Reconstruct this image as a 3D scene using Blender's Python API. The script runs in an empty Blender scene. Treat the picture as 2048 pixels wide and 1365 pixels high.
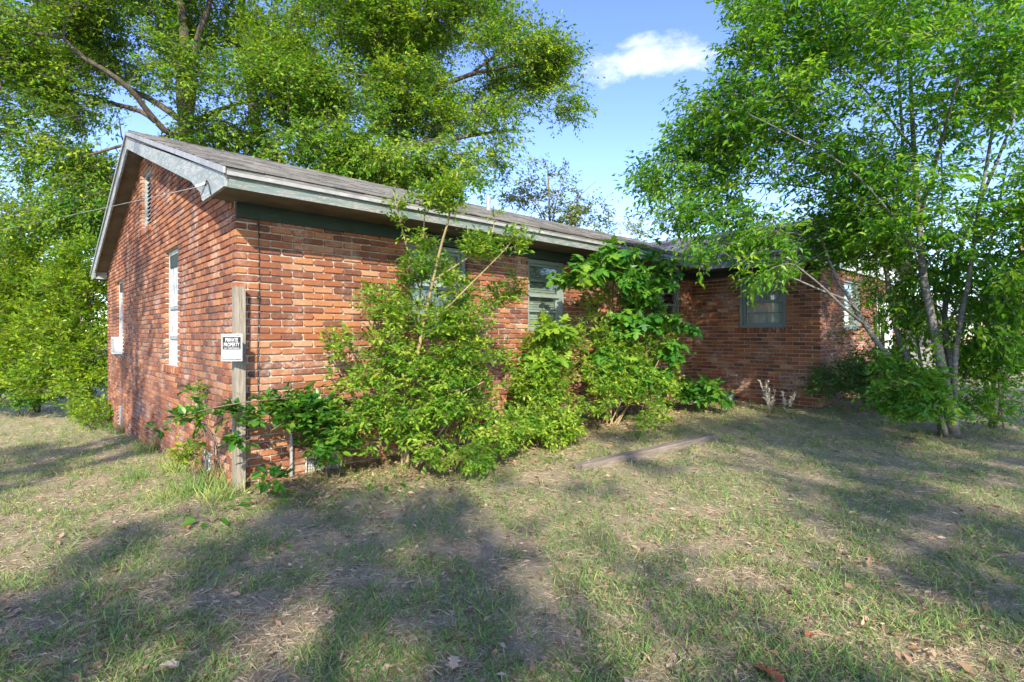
import bpy, math
import numpy as np
from mathutils import Vector, noise as mnoise

# ------------------------------------------------------------------ camera, world, sun, exposure
sc = bpy.context.scene
COL = sc.collection
F = 1058.0                      # focal length in pixels of a 2048 px wide frame
CX, CY, CZ = -1.446, -5.192, 1.42
DX, DY = 0.6845, 0.7290         # horizontal viewing direction
RX, RY = 0.7290, -0.6845        # rightward
cam_d = bpy.data.cameras.new('camera'); cam = bpy.data.objects.new('camera', cam_d); COL.objects.link(cam)
cam_d.sensor_width = 36.0; cam_d.lens = 36.0 * F / 2048.0
cam_d.shift_y = -(682.5 - 668.0) / 2048.0
cam_d.clip_start = 0.05; cam_d.clip_end = 2000
cam.location = (CX, CY, CZ)
cam.rotation_euler = Vector((DX, DY, 0)).to_track_quat('-Z', 'Y').to_euler()
sc.camera = cam

SUN = Vector((0.40, 0.535, -0.40)).normalized()      # direction the light travels
sun_d = bpy.data.lights.new('sun', 'SUN'); sun_d.energy = 3.4; sun_d.angle = math.radians(0.55); sun_d.color = (1.0, 0.91, 0.74)
sun = bpy.data.objects.new('sun', sun_d); COL.objects.link(sun); sun.location = (-10, -14, 14)
sun.rotation_euler = SUN.to_track_quat('-Z', 'Y').to_euler()

world = bpy.data.worlds.new('World'); sc.world = world; world.use_nodes = True
wn = world.node_tree; wn.nodes.clear()
w_out = wn.nodes.new('ShaderNodeOutputWorld'); w_bg = wn.nodes.new('ShaderNodeBackground')
sky = wn.nodes.new('ShaderNodeTexSky'); sky.sky_type = 'NISHITA'; sky.sun_disc = False
sky.sun_elevation = math.asin(-SUN.z); sky.sun_rotation = math.atan2(-SUN.x, -SUN.y)
sky.altitude = 100; sky.air_density = 1.0; sky.dust_density = 0.4; sky.ozone_density = 3.0
w_bg.inputs['Strength'].default_value = 0.15
wtc = wn.nodes.new('ShaderNodeTexCoord')
def wmath(op, a, b=None, clamp=False):
    n = wn.nodes.new('ShaderNodeMath'); n.operation = op; n.use_clamp = clamp
    for i, v in enumerate((a, b)):
        if v is None: continue
        if isinstance(v, (int, float)): n.inputs[i].default_value = v
        else: wn.links.new(v, n.inputs[i])
    return n.outputs[0]
def wdot(vec):
    n = wn.nodes.new('ShaderNodeVectorMath'); n.operation = 'DOT_PRODUCT'
    wn.links.new(wtc.outputs['Generated'], n.inputs[0]); n.inputs[1].default_value = vec
    return n.outputs['Value']
wnoise = wn.nodes.new('ShaderNodeTexNoise'); wnoise.inputs['Scale'].default_value = 9.0
wnoise.inputs['Detail'].default_value = 7.0; wnoise.inputs['Roughness'].default_value = 0.62
wmap = wn.nodes.new('ShaderNodeMapping'); wmap.inputs['Scale'].default_value = (1, 1, 2.1)
wn.links.new(wtc.outputs['Generated'], wmap.inputs['Vector']); wn.links.new(wmap.outputs[0], wnoise.inputs['Vector'])
def cloud(azim_dir, up, hw, hh):
    c = Vector((azim_dir[0], azim_dir[1], up)).normalized()
    e1 = Vector((c.y, -c.x, 0)).normalized(); e2 = e1.cross(c)
    a = wmath('DIVIDE', wdot(e1), hw); b = wmath('DIVIDE', wdot(e2), hh)
    r2 = wmath('ADD', wmath('MULTIPLY', a, a), wmath('MULTIPLY', b, b))
    m = wmath('SUBTRACT', 1.0, r2)
    nz = wmath('MULTIPLY', wmath('SUBTRACT', wnoise.outputs['Fac'], 0.50), 5.2)
    m = wmath('ADD', m, nz)
    front = wmath('GREATER_THAN', wdot(c), 0.3)
    return wmath('MULTIPLY', wmath('MULTIPLY', m, 0.50, True), front, True)
cl = cloud((DX + 0.262 * RX, DY + 0.262 * RY), 0.520, 0.112, 0.032)
for az, up, hw, hh in (((-0.9, 0.3), 0.5, 0.2, 0.06), ((0.3, -0.95), 0.6, 0.22, 0.07), ((-0.3, -0.95), 0.9, 0.18, 0.08), ((0.95, -0.3), 0.4, 0.2, 0.05), ((-0.5, 0.85), 0.75, 0.15, 0.06)):
    cl = wmath('MAXIMUM', cl, cloud(az, up, hw, hh))
whs = wn.nodes.new('ShaderNodeHueSaturation'); whs.inputs['Saturation'].default_value = 1.14; whs.inputs['Hue'].default_value = 0.5225; wn.links.new(sky.outputs[0], whs.inputs['Color'])
wmix = wn.nodes.new('ShaderNodeMix'); wmix.data_type = 'RGBA'
wn.links.new(wmath('MULTIPLY', cl, 0.92), wmix.inputs[0]); wn.links.new(whs.outputs[0], wmix.inputs[6]); wmix.inputs[7].default_value = (4.6, 4.6, 5.2, 1)
wn.links.new(wmix.outputs[2], w_bg.inputs['Color']); wn.links.new(w_bg.outputs[0], w_out.inputs[0])

sc.view_settings.view_transform = 'Standard'; sc.view_settings.look = 'None'
sc.view_settings.exposure = 1.5; sc.view_settings.gamma = 1.0
sc.cycles.max_bounces = 7; sc.cycles.diffuse_bounces = 3; sc.cycles.glossy_bounces = 3
sc.cycles.transmission_bounces = 4; sc.cycles.transparent_max_bounces = 8
sc.cycles.use_denoising = True; sc.cycles.use_adaptive_sampling = True; sc.cycles.adaptive_threshold = 0.002; sc.render.filter_size = 1.2; sc.cycles.sample_clamp_indirect = 6.0

# ------------------------------------------------------------------ helpers
def at(px, py, d):
    lat = (px - 1024.0) / F * d
    return np.array((CX + lat * RX + d * DX, CY + lat * RY + d * DY, CZ - (py - 668.0) / F * d))
def sstep(a, b, v):
    t = np.clip((v - a) / (b - a), 0, 1); return t * t * (3 - 2 * t)
def gz(x, y):
    x = np.asarray(x, float); y = np.asarray(y, float)
    z = 0.022 * np.clip(x, -3, 13) - 0.060 * np.clip(y, 0, 10) * sstep(9, 0, x - 2)
    z = z + 0.015 * np.sin(x * 1.7 + 0.4) * np.sin(y * 1.3 + 1.0) + 0.008 * np.sin(x * 4.1 + y * 2.3)
    return z
def on_ground(px, py):
    d = 6.0
    for _ in range(30):
        p = at(px, py, d); d = (CZ - float(gz(p[0], p[1]))) * F / (py - 668.0)
    return at(px, py, d), d

BASE = {}
def link(o, parent=None):
    COL.objects.link(o)
    if parent is not None:
        o.parent = parent; BASE[o.name] = BASE[parent.name]
    else:
        BASE[o.name] = np.zeros(3)
    return o
def tag(o, label=None, cat=None, group=None, kind=None):
    if label: o['label'] = label
    if cat: o['category'] = cat
    if group: o['group'] = group
    if kind: o['kind'] = kind
    return o
def thing(name, label, cat, loc=(0, 0, 0), group=None):
    o = bpy.data.objects.new(name, None); COL.objects.link(o); o.location = tuple(float(v) for v in loc)
    o.empty_display_size = 0.2
    BASE[o.name] = np.array(loc, float)
    return tag(o, label, cat, group)

class MB:
    """collects polygons, then links them as one mesh object"""
    def __init__(s): s.v = []; s.f = []; s.n = 0; s.t = []
    def add(s, v, faces, tone=0.5):
        v = np.asarray(v, float).reshape(-1, 3)
        for f in faces:
            f = np.asarray(f, int); f = f.reshape(-1, f.shape[-1]); s.f.append(f + s.n)
        s.v.append(v); s.n += len(v)
        s.t.append(np.broadcast_to(np.asarray(tone, float), (len(v),)).copy())
        return s
    def box(s, lo, hi, fr=None, tone=0.5):
        (x0, y0, z0), (x1, y1, z1) = lo, hi
        v = np.array([(x0, y0, z0), (x1, y0, z0), (x1, y1, z0), (x0, y1, z0), (x0, y0, z1), (x1, y0, z1), (x1, y1, z1), (x0, y1, z1)])
        q = np.array([(0, 3, 2, 1), (4, 5, 6, 7), (0, 1, 5, 4), (1, 2, 6, 5), (2, 3, 7, 6), (3, 0, 4, 7)])
        if fr is not None:
            v = fr(v)
            if fr.flip: q = q[:, ::-1]
        return s.add(v, [q], tone)
    def quad(s, a, b, c, d, tone=0.5): return s.add([a, b, c, d], [[(0, 1, 2, 3)]], tone)
    def prism(s, poly, off, tone=0.5):
        """polygon (world points) pushed along off"""
        p = np.asarray(poly, float); n = len(p); o = np.asarray(off, float)
        v = np.vstack((p, p + o)); i = np.arange(n); j = (i + 1) % n
        return s.add(v, [[i[::-1]], [i + n], np.stack((i, j, j + n, i + n), 1)], tone)
    def tube(s, pts, rad, n=6, tone=0.5, cap=True):
        p = np.asarray(pts, float); m = len(p); r = np.broadcast_to(np.asarray(rad, float), (m,))
        t = np.gradient(p, axis=0); t /= np.linalg.norm(t, axis=1)[:, None] + 1e-9
        ref = np.array((0.0, 0, 1)) if abs(t[0][2]) < 0.9 else np.array((1.0, 0, 0))
        u = np.cross(t[0], ref); u /= np.linalg.norm(u)
        ang = np.arange(n) * 2 * np.pi / n; V = []
        for k in range(m):
            u = u - t[k] * np.dot(u, t[k]); u /= np.linalg.norm(u) + 1e-9
            w = np.cross(t[k], u)
            V.append(p[k] + r[k] * (np.cos(ang)[:, None] * u + np.sin(ang)[:, None] * w))
        V = np.vstack(V); i = np.arange(n); j = (i + 1) % n; q = []
        for k in range(m - 1): q.append(np.stack((i + k * n, j + k * n, j + (k + 1) * n, i + (k + 1) * n), 1))
        fs = [np.vstack(q)]
        if cap: fs += [[i[::-1]], [i + (m - 1) * n]]
        return s.add(V, fs, tone)
    def build(s, name, m, parent=None, smooth=False):
        me = bpy.data.meshes.new(name)
        V = np.vstack(s.v)
        if parent is not None: V = V - BASE[parent.name]
        groups = s.f
        loops = np.concatenate([g.ravel() for g in groups]).astype(np.int32)
        tot = np.concatenate([np.full(len(g), g.shape[1], np.int32) for g in groups])
        start = np.zeros(len(tot), np.int32); start[1:] = np.cumsum(tot)[:-1]
        me.vertices.add(len(V)); me.vertices.foreach_set('co', V.astype(np.float32).ravel())
        me.loops.add(len(loops)); me.loops.foreach_set('vertex_index', loops)
        me.polygons.add(len(tot)); me.polygons.foreach_set('loop_start', start); me.polygons.foreach_set('loop_total', tot)
        me.polygons.foreach_set('use_smooth', np.full(len(tot), bool(smooth)))
        me.update(calc_edges=True)
        a = me.attributes.new('tone', 'FLOAT', 'POINT'); a.data.foreach_set('value', np.concatenate(s.t).astype(np.float32))
        me.materials.append(m)
        o = bpy.data.objects.new(name, me)
        return link(o, parent)

class Frame:
    """wall frame: (along, outward, up) -> world"""
    def __init__(s, O, A, N):
        s.O, s.A, s.N = (np.array(q, float) for q in (O, A, N)); s.Z = np.array((0, 0, 1.0))
        s.flip = np.dot(np.cross(s.A, s.N), s.Z) < 0
    def __call__(s, v):
        v = np.asarray(v, float).reshape(-1, 3)
        return s.O + v[:, :1] * s.A + v[:, 1:2] * s.N + v[:, 2:3] * s.Z

# ------------------------------------------------------------------ materials
class Mat:
    def __init__(s, name):
        s.m = bpy.data.materials.new(name); s.m.use_nodes = True; s.nt = s.m.node_tree
        s.b = s.nt.nodes['Principled BSDF']; s.out = s.nt.nodes['Material Output']
        s.b.inputs['Roughness'].default_value = 0.8
        s.geo = s.nt.nodes.new('ShaderNodeNewGeometry')
    def n(s, t, **kw):
        nd = s.nt.nodes.new(t)
        for k, v in kw.items():
            if hasattr(nd, k) and k not in nd.inputs: setattr(nd, k, v)
            else: s.set(nd.inputs[k], v)
        return nd
    def set(s, sock, v):
        if isinstance(v, bpy.types.NodeSocket): s.nt.links.new(v, sock)
        elif isinstance(v, (tuple, list)) and len(v) == 3 and sock.type == 'RGBA': sock.default_value = (*v, 1)
        else: sock.default_value = v
    def noise(s, scale, detail=4, rough=0.6, stretch=None, vec=None, dist=0.0):
        v = vec or s.geo.outputs['Position']
        if stretch is not None:
            mp = s.nt.nodes.new('ShaderNodeMapping'); s.nt.links.new(v, mp.inputs['Vector']); mp.inputs['Scale'].default_value = stretch; v = mp.outputs[0]
        nd = s.nt.nodes.new('ShaderNodeTexNoise'); s.nt.links.new(v, nd.inputs['Vector'])
        nd.inputs['Scale'].default_value = scale; nd.inputs['Detail'].default_value = detail; nd.inputs['Roughness'].default_value = rough; nd.inputs['Distortion'].default_value = dist
        return nd.outputs['Fac']
    def attr(s, name='tone'):
        nd = s.nt.nodes.new('ShaderNodeAttribute'); nd.attribute_name = name; return nd.outputs['Fac']
    def ramp(s, fac, stops, interp='LINEAR'):
        nd = s.nt.nodes.new('ShaderNodeValToRGB'); s.nt.links.new(fac, nd.inputs[0]); cr = nd.color_ramp; cr.interpolation = interp
        while len(cr.elements) < len(stops): cr.elements.new(0.5)
        for e, (p, c) in zip(cr.elements, stops):
            e.position = p; e.color = (c, c, c, 1) if isinstance(c, (int, float)) else (*c, 1)
        return nd.outputs['Color']
    def mix(s, fac, a, b, mode='MIX'):
        nd = s.nt.nodes.new('ShaderNodeMix'); nd.data_type = 'RGBA'; nd.blend_type = mode
        s.set(nd.inputs[0], fac); s.set(nd.inputs[6], a); s.set(nd.inputs[7], b); return nd.outputs[2]
    def math(s, op, a, b=0.0, clamp=False):
        nd = s.nt.nodes.new('ShaderNodeMath'); nd.operation = op; nd.use_clamp = clamp
        s.set(nd.inputs[0], a); s.set(nd.inputs[1], b); return nd.outputs[0]
    def bump(s, h, strength=0.4, dist=0.01):
        nd = s.nt.nodes.new('ShaderNodeBump'); nd.inputs['Strength'].default_value = strength; nd.inputs['Distance'].default_value = dist
        s.nt.links.new(h, nd.inputs['Height']); s.nt.links.new(nd.outputs[0], s.b.inputs['Normal'])
    def color(s, c): s.set(s.b.inputs['Base Color'], c); return s

MT = {}
def plain(name, c, rough=0.8, var=0.25, scale=6.0, metal=0.0, stretch=None, bump=0.0):
    M = Mat(name); c = np.array(c)
    f = M.noise(scale, 5, 0.65, stretch)
    M.color(M.ramp(f, [(0.3, tuple(c * (1 - var))), (0.7, tuple(np.minimum(c * (1 + var), 0.95)))]))
    M.b.inputs['Roughness'].default_value = rough; M.b.inputs['Metallic'].default_value = metal
    if bump: M.bump(M.noise(scale * 6, 4, 0.6, stretch), bump, 0.01)
    MT[name] = M.m; return M.m

# brick: tone attribute per brick, whitish bloom and dark weather stains in world space
M = Mat('brick')
base = M.ramp(M.attr(), [(0.0, (0.055, 0.026, 0.022)), (0.14, (0.105, 0.038, 0.026)), (0.36, (0.200, 0.062, 0.028)), (0.60, (0.285, 0.098, 0.039)), (0.82, (0.37, 0.155, 0.062)), (1.0, (0.44, 0.25, 0.15))])
mott = M.noise(34, 5, 0.7)
base = M.mix(M.ramp(mott, [(0.40, 0.0), (0.80, 0.5)]), base, (0.40, 0.165, 0.075))
base = M.mix(M.ramp(M.noise(90, 3, 0.6), [(0.52, 0.0), (0.7, 0.5)]), base, (0.11, 0.045, 0.035))
bloom = M.math('MULTIPLY', M.ramp(M.noise(2.3, 4, 0.6), [(0.50, 0.0), (0.70, 1.0)]), M.ramp(M.noise(22, 5, 0.7), [(0.42, 0.0), (0.62, 0.8)]))
base = M.mix(bloom, base, (0.56, 0.47, 0.41))
dirt = M.math('MULTIPLY', M.ramp(M.noise(1.4, 5, 0.65, (1, 1, 0.45)), [(0.50, 0.0), (0.70, 1.0)]), 0.48)
base = M.mix(dirt, base, (0.065, 0.045, 0.04))
M.color(base); M.b.inputs['Roughness'].default_value = 0.9; M.bump(M.noise(120, 4, 0.7), 0.5, 0.006); MT['brick'] = M.m
M = Mat('mortar')
M.color(M.mix(M.ramp(M.noise(1.6, 4, 0.6), [(0.5, 0.0), (0.75, 0.6)]), M.ramp(M.noise(40, 4, 0.7), [(0.3, (0.36, 0.30, 0.225)), (0.7, (0.54, 0.47, 0.375))]), (0.20, 0.16, 0.13)))
M.bump(M.noise(90, 4, 0.7), 0.6, 0.008); MT['mortar'] = M.m
# weathered paint on boards
def paint(name, top, under, under2, peel=0.55, stretch=(1, 1, 6)):
    M = Mat(name)
    g = M.noise(7, 6, 0.75, stretch); wd = M.noise(26, 4, 0.6, stretch)
    wood = M.ramp(wd, [(0.3, under), (0.7, under2)])
    col = M.mix(M.ramp(M.noise(3, 4, 0.6), [(0.35, 0.0), (0.7, 0.35)]), top, tuple(min(1, c * 1.45 + 0.03) for c in top))
    M.color(M.mix(M.ramp(g, [(peel, 0.0), (peel + 0.06, 0.9)]), col, wood)); M.bump(g, 0.5, 0.006)
    M.b.inputs['Roughness'].default_value = 0.75; MT[name] = M.m
paint('fascia_paint', (0.115, 0.160, 0.152), (0.09, 0.085, 0.075), (0.38, 0.37, 0.345), 0.48)
paint('rake_paint', (0.185, 0.228, 0.232), (0.14, 0.135, 0.125), (0.56, 0.56, 0.545), 0.49)
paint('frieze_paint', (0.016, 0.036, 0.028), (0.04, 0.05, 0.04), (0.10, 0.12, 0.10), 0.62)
paint('sash_paint', (0.175, 0.220, 0.205), (0.16, 0.16, 0.145), (0.34, 0.34, 0.32), 0.58, (1, 1, 0.3))
paint('white_paint', (0.42, 0.45, 0.44), (0.30, 0.31, 0.30), (0.10, 0.11, 0.11), 0.53, (3, 3, 0.5))
paint('pale_siding', (0.50, 0.56, 0.54), (0.40, 0.42, 0.40), (0.55, 0.57, 0.54), 0.62)
plain('soffit', (0.115, 0.098, 0.070), 0.85, 0.45, 3.0, bump=0.2)
M = Mat('shingle')
M.color(M.mix(M.ramp(M.noise(3.0, 5, 0.7, (0.6, 1.6, 1)), [(0.48, 0.0), (0.66, 0.8)]), M.ramp(M.attr(), [(0, (0.055, 0.054, 0.056)), (0.5, (0.145, 0.14, 0.138)), (1, (0.25, 0.24, 0.225))]), (0.30, 0.29, 0.275)))
M.b.inputs['Roughness'].default_value = 0.95; M.bump(M.noise(220, 3, 0.7), 0.7, 0.006); MT['shingle'] = M.m
plain('metal_grey', (0.30, 0.305, 0.30), 0.55, 0.25, 8, 0.1)
plain('metal_light', (0.48, 0.49, 0.49), 0.5, 0.15, 8, 0.1)
plain('vent_metal', (0.60, 0.59, 0.53), 0.6, 0.2, 20)
plain('rubber', (0.022, 0.022, 0.024), 0.6, 0.2, 10)
plain('dark_room', (0.03, 0.03, 0.03), 0.9, 0.2, 3)
plain('blind', (0.40, 0.42, 0.38), 0.7, 0.25, 5)
plain('curtain', (0.62, 0.63, 0.62), 0.9, 0.10, 3)
plain('door_white', (0.72, 0.72, 0.70), 0.6, 0.12, 4)
plain('roof_grey', (0.45, 0.45, 0.47), 0.6, 0.15, 2)
plain('far_wall', (0.46, 0.33, 0.26), 0.9, 0.3, 1.0)
plain('far_white', (0.66, 0.65, 0.62), 0.8, 0.12, 1.0)
plain('tar_street', (0.10, 0.10, 0.10), 0.9, 0.2, 2.0)
plain('sign_white', (0.52, 0.53, 0.54), 0.45, 0.05, 20)
plain('sign_black', (0.012, 0.013, 0.015), 0.8, 0.2, 20)
plain('pole_wood', (0.30, 0.19, 0.11), 0.9, 0.3, 3, stretch=(4, 4, 0.4))
plain('litter_white', (0.75, 0.76, 0.78), 0.6, 0.1, 30)
M = Mat('post_wood')
g = M.noise(10, 5, 0.65, (7, 7, 0.5)); k = M.noise(5, 2, 0.5, (1, 1, 1.2))
c = M.ramp(g, [(0.25, (0.10, 0.085, 0.065)), (0.5, (0.235, 0.205, 0.16)), (0.78, (0.36, 0.325, 0.265))])
M.color(M.mix(M.ramp(k, [(0.66, 0.0), (0.72, 0.8)]), c, (0.14, 0.09, 0.06))); M.bump(g, 0.5, 0.004); MT['post_wood'] = M.m
M = Mat('timber')
g = M.noise(7, 6, 0.7, (0.4, 5, 5))
M.color(M.ramp(g, [(0.25, (0.07, 0.055, 0.042)), (0.55, (0.20, 0.165, 0.13)), (0.8, (0.34, 0.295, 0.245))])); M.bump(g, 0.8, 0.008); MT['timber'] = M.m
def bark(name, a, b, c, sc_, stretch, bands=False):
    M = Mat(name); g = M.noise(sc_, 6, 0.7, stretch)
    col = M.ramp(g, [(0.25, a), (0.5, b), (0.75, c)])
    col = M.mix(M.ramp(M.noise(2.2, 4, 0.6), [(0.5, 0), (0.7, 0.5)]), col, a)
    M.color(col); M.b.inputs['Roughness'].default_value = 0.9; M.bump(g, 0.8, 0.02 if not bands else 0.006); MT[name] = M.m
bark('bark_oak', (0.035, 0.028, 0.021), (0.085, 0.069, 0.052), (0.20, 0.17, 0.135), 9, (3, 3, 0.6))
bark('bark_cherry', (0.05, 0.047, 0.044), (0.13, 0.126, 0.118), (0.32, 0.31, 0.295), 14, (0.8, 0.8, 4), True)
bark('bark_tan', (0.17, 0.12, 0.06), (0.33, 0.25, 0.13), (0.46, 0.37, 0.21), 12, (3, 3, 0.6), True)
bark('bark_brown', (0.07, 0.05, 0.035), (0.15, 0.11, 0.075), (0.24, 0.18, 0.12), 12, (3, 3, 0.6), True)
def leaf(name, dark, mid, lite, trans=0.42, tb=(1.5, 1.35, 0.6), rough=0.45, spec=0.35):
    M = Mat(name)
    col = M.ramp(M.attr(), [(0.0, dark), (0.5, mid), (1.0, lite)])
    M.color(col); M.b.inputs['Roughness'].default_value = rough; M.b.inputs['Specular IOR Level'].default_value = spec
    tr = M.n('ShaderNodeBsdfTranslucent'); M.nt.links.new(M.mix(1.0, col, tb, 'MULTIPLY'), tr.inputs['Color'])
    ms = M.n('ShaderNodeMixShader'); ms.inputs[0].default_value = trans
    M.nt.links.new(M.b.outputs[0], ms.inputs[1]); M.nt.links.new(tr.outputs[0], ms.inputs[2]); M.nt.links.new(ms.outputs[0], M.out.inputs['Surface'])
    MT[name] = M.m
leaf('leaf_oak', (0.030, 0.135, 0.012), (0.130, 0.280, 0.018), (0.36, 0.47, 0.030), 0.48)
leaf('leaf_hedge', (0.045, 0.150, 0.012), (0.165, 0.300, 0.018), (0.36, 0.46, 0.03), 0.48, rough=0.35)
leaf('leaf_cherry', (0.032, 0.155, 0.014), (0.110, 0.295, 0.020), (0.30, 0.48, 0.025), 0.52, rough=0.4)
leaf('leaf_shrub', (0.040, 0.150, 0.014), (0.145, 0.305, 0.024), (0.40, 0.50, 0.06), 0.46, rough=0.4)
leaf('leaf_maple', (0.030, 0.140, 0.018), (0.095, 0.260, 0.024), (0.25, 0.38, 0.035), rough=0.4)
leaf('leaf_vine', (0.022, 0.110, 0.020), (0.065, 0.205, 0.025), (0.20, 0.33, 0.03), rough=0.35)
leaf('leaf_dark', (0.030, 0.115, 0.022), (0.080, 0.200, 0.036), (0.22, 0.33, 0.10), rough=0.4)
leaf('leaf_pale', (0.075, 0.125, 0.030), (0.15, 0.21, 0.05), (0.26, 0.30, 0.07))
leaf('grass_green', (0.070, 0.165, 0.045), (0.175, 0.300, 0.080), (0.40, 0.44, 0.14), 0.35, (1.3, 1.2, 0.7), 0.6, 0.2)
leaf('grass_dry', (0.26, 0.20, 0.125), (0.56, 0.455, 0.28), (0.78, 0.68, 0.46), 0.25, (1.2, 1.1, 0.8), 0.8, 0.1)
leaf('leaf_litter', (0.12, 0.075, 0.045), (0.34, 0.225, 0.135), (0.56, 0.43, 0.28), 0.12, (1.2, 1.0, 0.7), 0.8, 0.15)
leaf('leaf_fallen', (0.16, 0.05, 0.03), (0.30, 0.10, 0.05), (0.42, 0.20, 0.10), 0.12, (1.2, 0.9, 0.6), 0.6, 0.2)
leaf('seed_head', (0.34, 0.31, 0.24), (0.50, 0.46, 0.38), (0.64, 0.60, 0.50), 0.2, (1.1, 1.0, 0.8), 0.8, 0.1)
M = Mat('lawn_soil')
a = M.ramp(M.noise(120, 6, 0.85), [(0.22, (0.16, 0.115, 0.072)), (0.5, (0.42, 0.325, 0.205)), (0.75, (0.62, 0.50, 0.33))])
gmask = M.ramp(M.noise(3.0, 5, 0.7), [(0.42, 0.0), (0.62, 1.0)])
grn = M.ramp(M.noise(110, 5, 0.8), [(0.3, (0.10, 0.135, 0.050)), (0.7, (0.30, 0.34, 0.15))])
M.color(M.mix(M.math('MULTIPLY', gmask, 0.75), a, grn)); M.bump(M.noise(130, 5, 0.8), 1.0, 0.02); MT['lawn_soil'] = M.m
# glass: mirror film over see-through
M = Mat('glass')
fr = M.n('ShaderNodeLayerWeight', Blend=0.5); gl = M.n('ShaderNodeBsdfGlossy', Roughness=0.03, Color=(0.9, 0.95, 0.95)); tp = M.n('ShaderNodeBsdfTransparent', Color=(0.86, 0.90, 0.88))
bp = M.n('ShaderNodeBump', Strength=0.05, Distance=0.02); M.nt.links.new(M.noise(5, 2, 0.5), bp.inputs['Height']); M.nt.links.new(bp.outputs[0], gl.inputs['Normal'])
ms = M.n('ShaderNodeMixShader'); fac = M.math('ADD', M.math('MULTIPLY', M.math('POWER', fr.outputs['Facing'], 3.0), 0.9), 0.09, True)
M.nt.links.new(fac, ms.inputs[0]); M.nt.links.new(tp.outputs[0], ms.inputs[1]); M.nt.links.new(gl.outputs[0], ms.inputs[2]); M.nt.links.new(ms.outputs[0], M.out.inputs['Surface'])
MT['glass'] = M.m

# ------------------------------------------------------------------ the ground
def axis(lo, hi, fine):
    core = np.arange(lo, hi + 1e-6, fine); k = np.array([1, 2.5, 5, 9, 15, 25, 45, 90, 180, 400.0])
    return np.concatenate((lo - k[::-1], core, hi + k))
gx = axis(-12, 20, 0.2); gy = axis(-12, 16, 0.2)
GX, GY = np.meshgrid(gx, gy, indexing='ij'); GZ = gz(GX, GY)
rng = np.random.default_rng(5); GZ = GZ + rng.normal(0, 0.006, GZ.shape)
nx, ny = GX.shape; idx = np.arange(nx * ny).reshape(nx, ny)
q = np.stack((idx[:-1, :-1].ravel(), idx[1:, :-1].ravel(), idx[1:, 1:].ravel(), idx[:-1, 1:].ravel()), 1)
lawn = MB().add(np.stack((GX, GY, GZ), -1).reshape(-1, 3), [q]).build('lawn_ground', MT['lawn_soil'], smooth=True)
tag(lawn, kind='structure')

# ------------------------------------------------------------------ the house
H = thing('brick_house', 'long abandoned red brick ranch house with weathered gable roof, overgrown with shrubs', 'house')
L, W, WP, WW = 8.31, 9.06, 2.29, 5.90       # front wall length, gable width, wing projection, wing width
SOF = 2.60; CR = 0.0677; BL = 0.2064; REC = 0.020
PITCH = 0.333; OV = 0.535; OVG = 0.23
RIDGE_Y = W / 2
def roof_z(y): return 2.765 + PITCH * (min(y, W - y) + OV)
fr_front = Frame((0, 0, 0), (1, 0, 0), (0, -1, 0)); fr_gable = Frame((0, 0, 0), (0, 1, 0), (-1, 0, 0))
fr_wing = Frame((L, 0, 0), (0, -1, 0), (-1, 0, 0)); fr_wf = Frame((L, -WP, 0), (1, 0, 0), (0, -1, 0))
rb = np.random.default_rng(11)

def brick_shape(l, h, dep, r, fine=False):
    """rounded tumbled brick: front outline of 8 points, worn edge, sides running back"""
    a, b = l / 2, h / 2; c = min(0.012, a * 0.5) * r.uniform(0.5, 1.4)
    if fine:
        e = c * 0.3; o = np.array([(-a + c, -b), (a - c, -b), (a - e, -b + e), (a, -b + c), (a, b - c), (a - e, b - e), (a - c, b), (-a + c, b), (-a + e, b - e), (-a, b - c), (-a, -b + c), (-a + e, -b + e)])
    else:
        c *= 0.8; o = np.array([(-a + c, -b), (a - c, -b), (a, -b + c), (a, b - c), (a - c, b), (-a + c, b), (-a, b - c), (-a, -b + c)])
    n = len(o); o = o + r.normal(0, 0.0013, o.shape)
    i = o * np.array((1 - 0.009 / l, 1 - 0.009 / h)); fo = r.normal(0, 0.0014)
    # local: x along, y outward, z up; y = 0 is the wall face
    v = np.vstack((np.column_stack((o[:, 0], np.full(n, -dep), o[:, 1])), np.column_stack((o[:, 0], np.full(n, -0.0045 + fo), o[:, 1])), np.column_stack((i[:, 0], np.full(n, fo) + r.normal(0, 0.0008, n), i[:, 1]))))
    k = np.arange(n); j = (k + 1) % n
    q = np.vstack((np.stack((k, j, j + n, k + n), 1), np.stack((k + n, j + n, j + 2 * n, k + 2 * n), 1)))
    return v, [q, [k + 2 * n]]
def tone(r): return float(np.clip(r.choice([r.normal(0.52, 0.13), r.normal(0.22, 0.1), r.normal(0.8, 0.1)], p=[0.52, 0.29, 0.19]), 0, 1))
VAR = []
for k in range(48):
    v, f = brick_shape(0.1925, 0.0545, 0.03, rb, True); t = tone(rb)
    mb = MB()
    v = v * np.array((1, -1, 1)); f = [np.asarray(g).reshape(-1, np.asarray(g).shape[-1])  for g in f]
    o = mb.add(v, f, t).build('brick', MT['brick']); VAR.append(o.data); bpy.data.objects.remove(o)
    BASE.pop('brick', None)
SINGLES = []; STUFF = {}
def minus(iv, holes):
    out = [iv]
    for a, b in holes:
        nxt = []
        for s, e in out:
            if b <= s or a >= e: nxt.append((s, e)); continue
            if a > s: nxt.append((s, a))
            if b < e: nxt.append((b, e))
        out = nxt
    return out
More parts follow.
